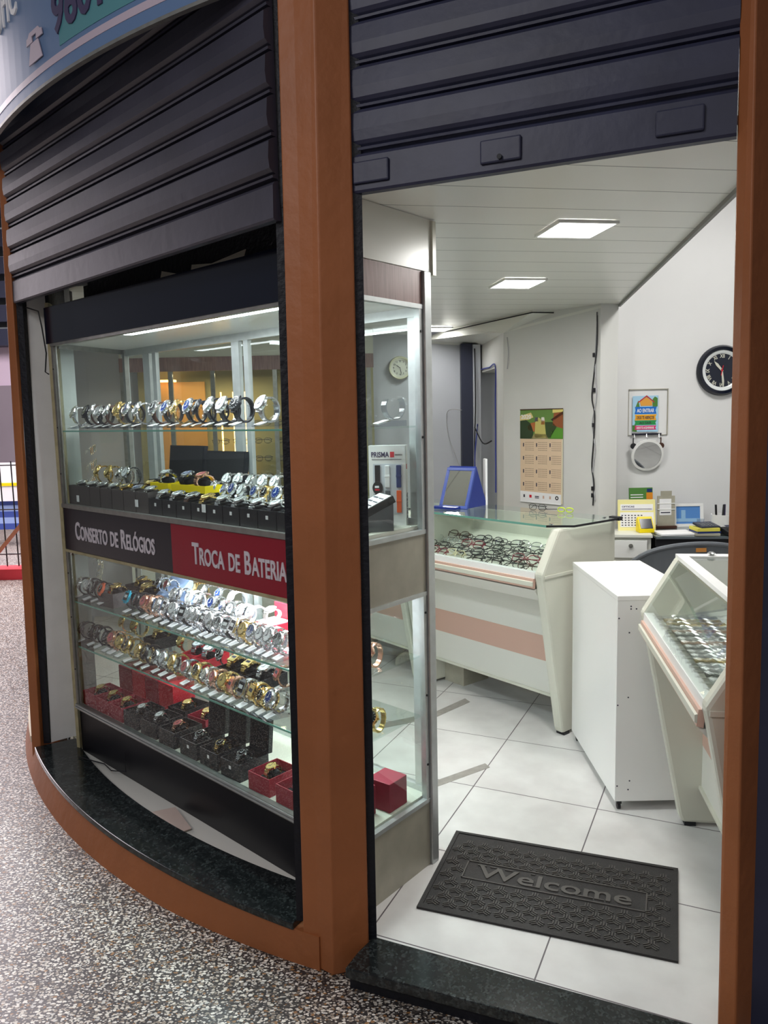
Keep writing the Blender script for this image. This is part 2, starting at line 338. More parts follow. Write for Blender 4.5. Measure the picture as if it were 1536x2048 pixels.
# ceiling of slats
sy = .1676
ang_poly = [(-2.8,3.0),(-1.5,3.30),(-.27,2.13),(-.05,2.14),(.70,1.80),(.90,1.72),(.994,2.251),(1.368,4.564),(1.26,4.60)]
mb = MB()
cs, sn = math.cos(sy), math.sin(sy)
bmc = bmesh.new()
poly = [(-2.36,6.0),(-1.62,3.66),(-1.45,3.62),(-1.271,3.555),(-.013,2.36),(-.11,2.18),(-.04,2.15),(.77,1.77),(.93,1.72),(.994,2.251),(1.368,4.564),(1.304,4.86),(.911,4.749),(.471,5.76),(.3,6.0)]
vs = [bmc.verts.new((p[0]*cs+p[1]*sn, -p[0]*sn+p[1]*cs, 0)) for p in poly]
bmc.faces.new(vs)
vals = [v.co.y for v in bmc.verts]; y0, y1 = min(vals), max(vals)
yy = math.floor(y0/.2)*.2+.105
while yy < y1:
    for e in (-.0022, .0022):
        bmesh.ops.bisect_plane(bmc, geom=bmc.verts[:]+bmc.edges[:]+bmc.faces[:], plane_co=(0, yy+e, 0), plane_no=(0, 1, 0))
    yy += .2
gap = [f for f in bmc.faces if f.calc_area() > 0 and (max(v.co.y for v in f.verts)-min(v.co.y for v in f.verts)) < .006]
me = bpy.data.meshes.new('ceiling'); 
for f in gap: f.material_index = 1
bmc.to_mesh(me); bmc.free(); me.materials.append(M['pvc']); me.materials.append(M['pvcgap'])
o = bpy.data.objects.new('ceiling', me); C.objects.link(o); o.location = (0, 0, 2.125); o.rotation_euler = (0, 0, sy); o['kind'] = 'structure'; o['label'] = 'white slatted shop ceiling'
sd = o.modifiers.new('thick', 'SOLIDIFY'); sd.thickness = .02; sd.offset = 1
# trim along the open edge of the ceiling
mb = MB(); mb.bar((.947,1.93,2.13), (1.375,4.57,2.13), .012, .04); st('trim_7', mb, M['pvcgap'], 'grey edge strip of the slatted ceiling')
# sagging ceiling piece above the calendar wall, darker crack between
mb = MB(); q = [(.471,5.76,2.118),(.911,4.749,2.118),(1.304,4.86,2.118),(1.257,4.526,2.10),(1.105,4.713,2.078),(.791,5.10,2.03),(.75,6.0,2.025),(.3,6.0,2.06)]
mb.add([(x,y,z) for x,y,z in q]+[(x,y,z+.015) for x,y,z in q], [tuple(range(8)), tuple(range(8,16))]+[(i,(i+1)%8,8+(i+1)%8,8+i) for i in range(8)])
st('ceiling_sagging', mb, M['pvc'], 'sagging ceiling piece at the back left')
mb = MB(); mb.tube([(.46,5.76,2.112),(.911,4.749,2.112),(1.304,4.86,2.112)], .004, 6); st('trim_8', mb, M['cable_k'], 'dark crack between the ceiling pieces')
# upper ceiling over the desk corner
mb = MB(); mb.prism([(.3,1.5),(3.2,.5),(3.2,5.2),(.3,5.2)], 3.1, 3.15); st('ceiling_high', mb, M['white'], 'high ceiling over the desk corner')
def wall(name, a, b, z0, z1, mat, t=.08, label=None, left=True):
    a = Vector((a[0], a[1])); b = Vector((b[0], b[1])); d = (b-a).normalized(); n = Vector((-d.y, d.x))*(t if left else -t)
    mb = MB(); mb.prism([tuple(a), tuple(b), tuple(b+n), tuple(a+n)], z0, z1); return st(name, mb, mat, label)
wall('wall_back_right', (1.36,4.75), (3.2,4.75), -.05, 3.1, M['white2'], label='white wall behind the desk')
mb = MB(); mb.prism([(1.257,4.526),(1.368,4.564),(1.40,4.83),(1.25,4.83)], 0, 2.6); st('wall_pillar', mb, M['white'], 'white pillar between calendar wall and desk wall')
wall('wall_calendar', (1.257,4.526), (.791,5.10), 0, 2.15, M['white'], .08, 'white wall carrying the paper calendar', left=False)
# receding wall with the doorway
mb = MB(); d0 = Vector((.791,5.10)); d1 = Vector((.75,6.0))
for a, b, z0, z1 in ((0,.26,0,2.06),(.26,.98,1.825,2.06)):
    p = d0.lerp(d1, a); q = d0.lerp(d1, b); mb.prism([(p.x,p.y),(p.x+.5,p.y),(q.x+.5,q.y),(q.x,q.y)], z0, z1)
mb.box(1.15, 1.25, 5.3, 6.1, 0, 2.06)
st('wall_doorway', mb, M['white'], 'white wall with a narrow open doorway')
wall('wall_back', (1.3,6.0), (-2.40,6.0), -.05, 2.6, M['greyw'], .08, 'grey-white back wall', left=False)
wall('wall_left', (-2.36,6.0), (-1.56,3.62), -.05, 3.0, M['greyw'], .08, 'left shop wall', left=False)
wall('wall_right', (3.2,5.0), (3.2,.5), -.05, 3.1, M['white'], .08, left=True)
wall('wall_front_right', (.86,1.766), (3.2,.70), -.05, 3.1, M['navy'], .03, left=False)
mb = MB(); mb.prism([(.60,5.9),(.685,5.9),(.685,5.99),(.60,5.99)], 0, 2.04); tag(O('dark_post', mb, M['darkpost']), 'dark slate vertical post against the back wall', 'post')
mb = MB(); mb.prism([(.687,5.88),(.742,5.88),(.742,5.99),(.687,5.99)], 0, 2.03); st('trim_9', mb, M['greyw'], 'grey corner casing beside the dark post')

# ---- columns (leaning slightly like the real ones)
def column(bottom, top, zt, name, label):
    k = (2.95)/zt
    tp = [(b[0]+(t[0]-b[0])*k, b[1]+(t[1]-b[1])*k) for b, t in zip(bottom, top)]
    mb = MB(); mb.prism(bottom, -.08, 2.95, top=tp); o = O(name, mb, M['orange'], bevel=.004); tag(o, label, 'column', 'orange columns of the shop front'); return o
column([(-.266,2.118),(-.222,2.10),(-.176,2.067),(-.073,2.097),(-.072,2.13),(-.13,2.155),(-.25,2.15)],
       [(-.243,2.118),(-.199,2.10),(-.145,2.068),(-.061,2.097),(-.06,2.13),(-.11,2.155),(-.23,2.15)], 2.56, 'orange_column', 'orange painted column between display window and doorway')
column([(.792,1.745),(.817,1.70),(.905,1.752),(.86,1.772)], [(.768,1.745),(.782,1.70),(.872,1.752),(.83,1.772)], 2.3, 'orange_column', 'orange painted column at the right side of the doorway')
column([(-1.614,3.447),(-1.60,3.52),(-1.66,3.62),(-1.72,3.60),(-1.66,3.46)], [(-1.575,3.447),(-1.56,3.52),(-1.60,3.62),(-1.65,3.60),(-1.61,3.46)], 2.3, 'orange_column', 'orange painted column at the left end of the display window')
# black guide rails
def guide(b, t, zt, label, wd=.014, z0=.045):
    mb = MB(); k = 2.9/zt; b = Vector((*b, z0)); tt = Vector((b.x+(t[0]-b.x)*k, b.y+(t[1]-b.y)*k, 2.9)); mb.bar(b, tt, wd, .03)
    tag(O('shutter_guide', mb, M['black']), label, 'guide rail', 'black shutter guide rails')
guide((-.270,2.142), (-.249,2.142), 2.56, 'black shutter guide rail at the right end of the display window', .010)
guide((-.064,2.115), (-.052,2.115), 2.56, 'black shutter guide rail at the left side of the doorway', .011, 0)
guide((-1.588,3.48), (-1.552,3.475), 2.3, 'black shutter guide rail beside the left column', .03)
# white side panel between left column and case
mb = MB(); mb.prism([(-1.581,3.49),(-1.585,3.465),(-1.40,3.62),(-1.42,3.65)], .045, 2.6); st('wall_window_left', mb, M['jamb'], 'white side panel at the left end of the display window')
mb = MB(); mb.prism([(-1.43,3.415),(-1.412,3.405),(-1.412,3.43),(-1.45,3.60),(-1.47,3.59)], .045, 2.03); st('trim_10', mb, M['yellowed'], 'yellowed edge strip beside the display case')

# ---- roller shutters
def shutter(name, label, a, b, z0, z1, mat, first=.105, pitch=.105, k=1.0, inset=0):
    a = Vector(a); b = Vector(b); L_ = (b-a).length; rz = math.atan2(b.y-a.y, b.x-a.x)
    root = E(name, (a.x, a.y, z0), rz, label, 'roller shutter')
    z = first
    sl = MB()
    while z < z1-z0:
        p = [(0,z+.012),(-.006,z+.016),(-.012,z+.024),(-.014,z+.05),(-.012,z+.084),(-.004,z+.094),(.004,z+.098),(.008,z+.098),(.008,z-.004),(.004,z),(-.006,z+.002),(-.007,z+.008)]
        p = [(a_*k if a_ < 0 else a_, b_ if b_-z < .03 or pitch < .1 else b_+.007*(b_ > z+.06)) for a_, b_ in p]
        # p: deep groove, thin lip, then broad slat face
        sl.side(p, 0, L_); z += pitch
    O('slats', sl, mat, root)
    bb = MB(); bb.side([(-.010,0),(-.014,.006),(-.012,first-.016),(-.006,first-.008),(.006,first-.004),(.012,0)], 0, L_); O('bottom_bar', bb, mat, root)
    return root, L_
r1, LL = shutter('roller_shutter', 'half raised dark navy roller shutter over the doorway', (-.062,2.123), (.772,1.750), 2.094, 2.88, M['navy'])
mb = MB()
for x in (.06, .40, .80): O('lock_plate', MB().box(x-.05, x+.05, -.022, -.012, .02, .075), M['navy'], r1, bevel=.004)
mb = MB(); mb.cyl(.006, 0, .008, 12, T(.40,-.022,.03) @ RX_(PI/2)); O('lock_screw', mb, M['black'], r1)
r2, LL = shutter('roller_shutter', 'half raised dark grey roller shutter over the watch display window', (-1.562,3.447), (-.262,2.125), 2.035, 2.82, M['navy_l'], k=1.7)
# soffit above the display window (between shutter and curved sign)
mb = MB(); A = arc(3.57, 243, 205, 24); mb.prism(A+[(-1.7,3.75),(-1.58,3.46),(-.26,2.13)], 2.955, 3.0); st('ceiling_soffit', mb, M['black'], 'dark soffit behind the curved sign')

# ---- curved sign board
sg = E('shop_sign', (CX, CY, 2.61), 0, 'curved blue shop sign board above the display window', 'sign')
def ringface(mb, r, t, a0, a1, n, z0, z1):
    for i in range(n):
        aa = [math.radians(a0+(a1-a0)*(i+k)/n) for k in (0, 1)]
        v = []
        for z in (z0, z1):
            for rr in (r, r-t):
                for a in aa: v.append((rr*math.cos(a), rr*math.sin(a), z))
        mb.add(v, [(0,1,5,4),(2,3,7,6),(0,1,3,2),(4,5,7,6),(0,2,6,4),(1,3,7,5)])
def band(r, t, a0, a1, z0, z1, n=48): mb = MB(); ringface(mb, r, t, a0, a1, n, z0, z1); return mb
O('board', band(3.585, .012, 243.5, 196, 0, .62), M['signblue'], sg)
O('edge_trim', band(3.588, .016, 243.5, 196, -.006, .004), M['alud'], sg)
O('stripe', band(3.5865, .002, 243.5, 196, .040, .062), M['pinkstripe'], sg)
O('teal_patch', band(3.5866, .002, 243.5, 227.6, .078, .40), M['teal'], sg)
def onarc(r, a_start):
    def f(p): a = math.radians(a_start)+p[0]/r; return ((r+p[2])*math.cos(a), (r+p[2])*math.sin(a), p[1])
    return f
mb = MB(); text(mb, '9601', Matrix.Translation((0,0,.120)), .17, 1.0, .025, .003, width=.29, fn=onarc(3.588, 227.1)); O('lettering', mb, M['plum'], sg)
mb = MB(); text(mb, 'OFIC', Matrix.Translation((0,0,.285)), .20, 1.0, .0, .003, width=.24, fn=onarc(3.588, 218.9)); O('lettering', mb, M['paper'], sg)
mb = MB(); fn = onarc(3.588, 224.0)
for poly_ in ([(0,0),(.11,0),(.085,.10),(.025,.10)], [(-.01,.105),(.04,.105),(.035,.14),(-.005,.14)], [(.07,.105),(.12,.105),(.115,.14),(.075,.14)], [(0,.135),(.11,.135),(.09,.16),(.02,.16)]):
    q = [fn((x, y*.6+.085, 0)) for x, y in poly_]+[fn((x, y*.6+.085, .003)) for x, y in poly_]; mb.add(q, [(3,2,1,0),(4,5,6,7),(0,1,5,4),(1,2,6,5),(2,3,7,6),(3,0,4,7)])
O('telephone_symbol', mb, M['pinkstripe'], sg)
# arcade ceiling lamp reflected in the sign
lp = E('arcade_tube_lamp', (-1.3, .35, 3.34), 0, 'long white tube lamp under the arcade roof', 'lamp'); mb = MB(); mb.box(-.6,.6,-.06,.06,0,.05); O('housing', mb, M['whitelam'], lp)

# ---- street end of the arcade
bd = E('street_building', (-6.9, 14, -.08), 0, 'grey and pink building across the street behind the fence', 'building')
O('lower_wall', MB().box(-3, 3, 0, .4, 0, 2.28), pm('grey_render', lin(150,140,148), .8, 0, .1, 1), bd)
O('upper_wall', MB().box(-3, 3, .05, .45, 2.28, 2.95), pm('pink_render', lin(225,205,222), .8), bd)
for z in (2.95, 3.35, 3.75, 4.15, 4.6, 5.1): O('beam', MB().box(-3, 3, -.3, .5, z, z+(.28 if z < 5 else 3)), M['darkpost'], bd)
fc = E('wire_fence', (-3.9, 8.05, -.08), .0, 'black wire fence panel standing at the street edge', 'fence')
for i in range(16): O('bar', MB().tube([(-.9+i*.12, 0, .12), (-.9+i*.12, 0, 1.22)], .007, 5), M['cable_k'], fc)
for z in (.25, .72, 1.18): O('rail', MB().tube([(-.92,0,z),(.92,0,z)], .007, 5), M['cable_k'], fc)
rb_o = O('red_fence_base', MB().box(-.95, .95, -.12, .12, 0, .11), pm('red_paint', lin(215,60,70), .5)); rb_o.location = (-3.9, 8.05, -.08); tag(rb_o, 'red base beam under the wire fence', 'beam')
tp = E('striped_tarpaulin', (-5.0, 10.2, -.08), 0, 'blue and white striped tarpaulin behind the fence', 'tarpaulin')
lb_ = pm('light_blue_stripe', lin(150,175,225), .6)
for i in range(7): O('stripe', MB().box(-1.2, 1.4, 0, .04, .22+i*.08, .30+i*.08), M['bluepl'] if i % 2 == 0 else lb_, tp)
O('sheet', MB().box(-1.2, 1.4, .01, .03, .78, 1.10), M['paper'], tp)
O('notice', MB().box(-.15, .9, -.05, 0, .60, .86), M['paper'], tp)
O('yellow_tape', MB().box(-.2, .9, -.06, -.05, .80, .84), M['yellowbox'], tp)
wd = MB(); wd.bar((-4.2,7.85,-.06), (-3.62,7.95,.62), .07, .03); tag(O('wooden_brace', wd, pm('brace_wood', lin(170,110,80), .7)), 'brown wooden brace leaning before the wire fence', 'wooden board')

# ================================================================ DISPLAY CASE (local: x along the window, y inwards)
LO = Vector((-1.409, 3.41)); LA = -.7606
ex = Vector((math.cos(LA), math.sin(LA))); ey = Vector((-ex.y, ex.x))
def CW(x, d, z): p = LO+ex*x+ey*d; return Vector((p.x, p.y, z))
case = E('display_case', (LO.x, LO.y, 0), LA, 'tall aluminium and glass watch display case in the shop window', 'display case')
XR = 1.77; XB = 1.735; XL = -.15; DB = .43
PLAN = [(0,0),(XR,0),(XB,DB),(XL,DB)]
def xs(d): return XL*d/DB, XR+(XB-XR)*d/DB
def plate(z0, z1, d0=.008, d1=DB-.008, inset=.006):
    a = xs(d0); b = xs(d1); mb = MB(); mb.prism([(a[0]+inset,d0),(a[1]-inset,d0),(b[1]-inset,d1),(b[0]+inset,d1)], z0, z1); return mb
O('plinth', MB().prism([(.0,.006),(XR-.004,.006),(XB-.004,DB),(XL,DB)], .031, .232), M['blackmat'], case)
O('bottom_deck', plate(.233, .247), M['cream'], case)
O('front_rail', MB().box(0, XR, -.010, .012, .232, .258), M['alud'], case)
mb = MB(); mb.box(0, XR, -.016, -.010, .240, .246); mb.box(0, XR, -.014, -.010, .250, .256); O('rail_groove', mb, M['alu'], case)
# side panel of stone laminate facing the doorway
SM = Matrix.Translation((XR,0,0)) @ RZ_(math.atan2(DB, XB-XR)-0) # x along the side wall
sl_ = math.hypot(DB, XB-XR)
O('side_plinth', MB().box(.002, sl_-.035, -.012, -.002, .0, .226, SM), M['stone'], case)
O('side_band', MB().box(.002, sl_-.035, -.012, -.002, .945, 1.140, SM), M['stone'], case)
O('side_fascia', MB().box(.002, sl_-.035, -.012, -.002, 1.862, 1.963, SM), M['wood'], case)
O('corner_post', MB().box(sl_-.033, sl_+.004, -.022, .014, 0, 1.964, SM), M['alu'], case, bevel=.003)
for z in (.226, .936, 1.140, 1.848): O('side_rail', MB().box(.0, sl_-.034, -.016, .004, z, z+.014, SM), M['alu'], case)
for z0, z1 in ((.24,.937),(1.154,1.85)): O('side_stile', MB().box(sl_-.052, sl_-.036, -.014, .006, z0, z1, SM), M['alu'], case)
for z in (.36, .60, .88, 1.45, 1.78): O('screw', MB().cyl(.004, 0, .004, 8, SM @ T(sl_-.044, -.013, z) @ RX_(PI/2)), M['cable_k'], case)
# middle deck and sign band
O('middle_deck', plate(1.150, 1.166), M['cream'], case)
O('middle_underside', plate(.955, .965), M['whitelam'], case)
O('band_back', MB().box(XL+.01, XB-.01, DB-.02, DB-.008, .965, 1.150), M['cream'], case)
SPL = .878
O('black_sign_panel', MB().box(.004, SPL, -.004, .006, .968, 1.152), M['signblack'], case)
O('red_sign_panel', MB().box(SPL, XR-.004, -.004, .006, .966, 1.150), M['signred'], case)
mb = MB(); mb.box(0, XR, -.010, .010, 1.152, 1.170); O('upper_front_rail', mb, M['alud'], case)
mb = MB(); mb.box(0, XR, -.008, .010, .956, .967); O('lower_front_rail', mb, M['yellowed'], case)
def smallcaps(mb, words, x, z, big, small, x1):
    segs = []; 
    for i, (first, rest) in enumerate(words):
        if first: segs.append((first, big))
        if rest: segs.append((rest, small))
        segs.append((None, .35))
    cur = 0; parts = []
    for s_, k in segs[:-1]:
        if s_ is None: cur += small*.42; continue
        vs, fs = text_geo(s_, .02, .002/k); a = min(v[0] for v in vs); b = max(v[0] for v in vs); parts.append((s_, k, cur)); cur += (b-a)*k + small*.07
    f = (x1-x)/cur
    for s_, k, c in parts: text(mb, s_, T(x+c*f, -.005, z) @ WALLX, k, f, .02, .002)
mb = MB(); smallcaps(mb, [('C','ONSERTO'),('','DE'),('R','ELÓGIOS')], .11, 1.022, .106, .084, .765); O('lettering', mb, M['signtext'], case)
mb = MB(); smallcaps(mb, [('T','ROCA'),('','DE'),('B','ATERIAS')], 1.015, 1.020, .106, .084, 1.560); O('lettering', mb, M['signtext'], case)
# top
O('front_fascia', MB().box(-.03, XR-.002, -.012, .006, 1.858, 2.010), M['blackgloss'], case)
O('top_board', plate(1.905, 1.92, .006, DB-.002, .002), M['cream'], case)
O('inner_ceiling', plate(1.858, 1.866), M['whitelam'], case)
O('gap_shade_board', MB().box(-.065, XB-.03, .19, .20, 1.921, 2.75), M['black'], case)  # black board added so the gap above the case stays dark
O('side_gap_shade', MB().prism([(-.035,.0),(-.03,.012),(-.20,.20),(-.21,.19)], 1.90, 2.12), M['black'], case)  # added black piece that closes the pale opening left of the case
O('back_fascia', MB().box(XL, XB-.035, DB-.01, DB, 1.866, 1.965), M['wood'], case)
mb = MB(); mb.box(0, XR, -.010, .012, 1.846, 1.862); O('top_rail', mb, M['alud'], case)
# stiles
mb = MB()
for z0, z1 in ((.25,.958),(1.168,1.85)): mb.box(0, .018, -.006, .012, z0, z1); mb.box(.024, .032, 0, .006, z0, z1)
O('left_stile', mb, M['alud'], case)
for z in (.42,.66,.86,1.3,1.5,1.75): O('screw', MB().cyl(.003, 0, .003, 8, T(.012, -.006, z) @ RX_(PI/2)), M['cable_k'], case)
mb = MB(); mb.box(XR-.014, XR, -.004, .012, .25, .958); mb.box(XR-.014, XR, -.004, .012, 1.168, 1.85); O('right_stile', mb, M['alud'], case)
# back: sliding door frames
for z0, z1 in ((.247,.955),(1.166,1.858)):
    f = MB()
    for xa, wd_ in ((XL+.004,.03),(.043,.055),(.125,.03),(.735,.05),(.815,.03),(1.30,.04),(XB-.05,.04)): f.box(xa, xa+wd_, DB-.03, DB-.012, z0, z1)
    f.box(XL, XB, DB-.034, DB-.010, z0, z0+.02); f.box(XL, XB, DB-.034, DB-.010, z1-.03, z1)
    O('back_door_frame', f, M['alu'], case)
    O('back_glass', MB().box(XL+.03, XB-.04, DB-.023, DB-.020, z0+.02, z1-.03), M['glass'], case)
    g = MB(); a = Vector((0,0)); b = Vector((XL,DB)); 
    g.prism([(.004,.012),(.007,.012),(XL+.010,DB-.03),(XL+.007,DB-.03)], z0, z1); O('left_glass', g, M['glass'], case)
    fr = MB(); fr.bar((.012-.13,.40,z0),(.012-.13,.40,z1),.02,.02); fr.bar((.01,.02,z1-.01),(XL+.01,DB-.02,z1-.01),.015,.02); O('left_frame', fr, M['alud'], case)
    O('front_glass', MB().box(.03, XR-.012, .0, .0035, z0+.008, z1-.006), M['glass'], case)
    O('side_glass', MB().box(.016, sl_-.05, -.004, -.001, z0, z1, SM), M['glass'], case)
# glass shelves
for z in (1.487, .732, .526):
    a = xs(.012); b = xs(.385); mb = MB(); mb.prism([(a[0]+.012,.012),(a[1]-.012,.012),(b[1]-.012,.385),(b[0]+.012,.385)], z-.006, z); O('glass_shelf', mb, M['glassg'], case)
    mb = MB(); mb.box(a[0]+.012, a[1]-.012, .009, .012, z-.006, z); O('shelf_edge', mb, M['glassedge'], case)
# LED tubes
mb = MB(); mb.box(.55, 1.74, .016, .070, 1.851, 1.858); O('led_tube', mb, M['ledtube'], case)
mb = MB(); mb.box(.62, 1.70, .21, .235, .936, .950); O('led_tube', mb, M['ledtube'], case)
def case_light(x, d, z, sx, sy_, pw, tilt=(0,0,-1)):
    p = CW(x, d, z); l = area('case_light', p, tilt, sx, sy_, pw, (.92, .96, 1)); l.rotation_euler = (0, 0, LA)
case_light(1.22, .07, 1.840, .95, .05, 9)
case_light(.4, .15, 1.85, .6, .05, 1.3)
case_light(1.16, .22, .930, 1.08, .03, 10)
case_light(1.0, .25, .50, 1.3, .02, 1.2)

# ================================================================ WATCHES
STY = {  # case, strap, dial, square, words
 'S': ('silver','silver','d_w',0,'silver bracelet watch with white dial'), 'SB': ('silver','silver','d_k',0,'silver bracelet watch with black dial'),
 'SU': ('silver','silver','d_b',0,'silver bracelet watch with blue dial'), 'G': ('gold','gold','d_g',0,'gold bracelet watch with champagne dial'),
 'GK': ('gold','gold','d_k',0,'gold watch with black dial'), 'K': ('blk','blk','d_k',0,'all black rubber strap watch'),
 'KS': ('silver','blk','d_w',0,'silver watch with white dial on black strap'), 'KU': ('silver','blk','d_b',0,'silver watch with blue dial on black strap'),
 'N': ('silver','brn','d_k',0,'dark dial watch on brown leather strap'), 'R': ('rose','rose','d_p',0,'rose gold bracelet watch'),
 'T': ('tur','blk','d_k',1,'square turquoise and black digital watch'), 'KQ': ('silver','blk','d_k',1,'square black digital watch'),
 'SQ': ('silver','silver','d_k',1,'square silver digital watch'), 'GQ': ('gold','gold','d_g',1,'square gold digital watch'),
 'RQ': ('rose','rose','d_p',1,'square rose gold digital watch'), 'W': ('wht','wht','d_w',0,'white rubber strap watch'),
 'SP': ('silver','silver','d_p',0,'silver watch with pink dial'), 'O': ('org','blk','d_k',0,'black watch with orange rim')}
def strap_mesh(rx_, rz_, wid, ca, links):
    mb = MB(); n = 30; v = []; gap = .30
    for i in range(n+1):
        a = ca+gap+(2*PI-2*gap)*i/n
        tp_ = abs(i/n-.5)*2; wx = wid*(.72+.28*tp_)/2 * (1 if not links or i % 2 else .93)
        th = .0022 if not links else (.0026 if i % 2 else .0018)
        for (sx_, q) in ((-1,-1),(1,-1),(1,1),(-1,1)):
            v.append((sx_*wx, -(rx_+q*th)*math.cos(a), (rz_+q*th)*math.sin(a)+rz_))
    f = []
    for i in range(n):
        for k in range(4): f.append((i*4+k, i*4+(k+1)%4, (i+1)*4+(k+1)%4, (i+1)*4+k))
    f += [(0,1,2,3),(n*4+3,n*4+2,n*4+1,n*4)]
    return mb.add(v, f)
_proto = {}
def make_watch(style, flat):
    cs_, stp, dl, sq, words = STY[style]
    key = (style, flat)
    root = bpy.data.objects.new('wristwatch', None); root.empty_display_size = .02; C.objects.link(root)
    ca = math.radians(75 if flat else 28); rxx, rzz = (.034,.020) if flat else (.0275,.031)
    big = 1.0
    metal = cs_ == stp and cs_ in ('silver','gold','rose')
    O('strap', strap_mesh(rxx, rzz, .019, ca, metal), M[stp], root)
    cx_, cz_ = -(rxx+.003)*math.cos(ca), (rzz+.003)*math.sin(ca)+rzz
    tilt = PI/2-ca if not flat else math.radians(18)
    F = T(0, cx_, cz_) @ RX_(tilt)       # local +z is outward
    mb = MB()
    if sq: mb.box(-.016,.016,-.018,.018,-.004,.004,F)
    else: mb.lathe([(.014,-.005),(.0195,-.004),(.0205,.001),(.0195,.005),(.0165,.0058),(.016,.0045)], 24, F)
    mb.box(.0195,.0235,-.0025,.0025,-.002,.002,F)
    for sg_ in (-1, 1): mb.box(-.008,.008,sg_*.016,sg_*.024,-.004,.001,F) if sg_ > 0 else mb.box(-.008,.008,-.024,-.016,-.004,.001,F)
    O('case', mb, M[cs_], root, smooth=not sq)
    mb = MB()
    if sq: mb.box(-.0125,.0125,-.014,.014,.004,.0047,F)
    else: mb.lathe([(0,.0040),(.0163,.0040),(.0163,.0048),(0,.0048)], 24, F, False)
    d_ = O('dial', mb, M[dl], root)
    mb = MB(); mb.box(-.0007,.0007,-.002,.011,.0049,.0054,F); mb.bar(Vector((0,0,0)), Vector((.0,0,0.0001)), .0001, .0001); mb = MB()
    if not sq:
        mb.box(-.0007,.0007,-.002,.0115,.0050,.0055,F); mb.box(-.0009,.0009,-.002,.008,.0050,.0055,F @ RZ_(2.0))
        for k in range(12): mb.box(-.0005,.0005,.0125,.0150,.0049,.0053,F @ RZ_(k*PI/6))
    else: mb.box(-.009,.009,-.004,.006,.0048,.0051,F)
    O('hands', mb, M['d_w'] if dl in ('d_k','d_b') else M['ink'], d_)
    return root
def kill(o):
    for ch in list(o.children): kill(ch)
    bpy.data.objects.remove(o)
KIDS = {}
def dup(root):
    def cp(o, par):
        c = o.copy(); C.objects.link(c)
        if par is not None: c.parent = par
        for ch in KIDS.setdefault(o.name, list(o.children)): cp(ch, c)
        return c
    return cp(root, None)
used_first = set()
def place(proto_key, maker, loc, rz, label, cat, group, scale=1.0):
    if proto_key not in _proto: _proto[proto_key] = maker(); r = _proto[proto_key]
    else: r = dup(_proto[proto_key])
    r.location = loc; r.rotation_euler = (0, 0, rz); r.scale = (scale,)*3; tag(r, label, cat, group); return r
ORD = ['first','second','third','fourth','fifth','sixth','seventh','eighth','ninth','tenth','eleventh','twelfth','thirteenth','fourteenth','fifteenth','sixteenth','seventeenth','eighteenth','nineteenth','twentieth','twenty-first','twenty-second','twenty-third','twenty-fourth']
def make_stand():
    r = bpy.data.objects.new('watch_stand', None); C.objects.link(r); r.empty_display_size = .02
    mb = MB(); mb.side([(-.046,0),(.022,0),(.022,.012),(-.012,.012),(-.046,.003)], -.0165, .0165); O('base', mb, M['clear'], r)
    mb = MB(); n = 16; v = []
    for i in range(n+1):
        a = -PI/2+.0-2.3+4.6*i/n
        for sx_, q in ((-1,0),(1,0),(1,1),(-1,1)): v.append((sx_*.010, (.0215+q*.0022)*math.cos(a), (.0245+q*.0022)*math.sin(a)+.0395))
    f = []
    for i in range(n):
        for k in range(4): f.append((i*4+k, i*4+(k+1)%4, (i+1)*4+(k+1)%4, (i+1)*4+k))
    mb.add(v, f); O('collar', mb, M['clear'], r)
    mb = MB(); F = T(0,-.030,.0090) @ RX_(math.atan2(.009,.034)); mb.box(-.0125,.0125,-.013,.013,0,.0012,F); O('price_label', mb, M['paper'], r)
    return r
ROWPOS = {'A':'top glass shelf','B2':'front stands by yellow trays','B3':'back stands by yellow trays','B4':'behind the grey boxes',
 'C0':'middle shelf, left end','C1':'middle shelf, front row','C2':'middle shelf, centre row','C3':'middle shelf, back row',
 'D0':'lowest shelf, left end','D1':'lowest shelf, front row','D2':'lowest shelf, back row'}
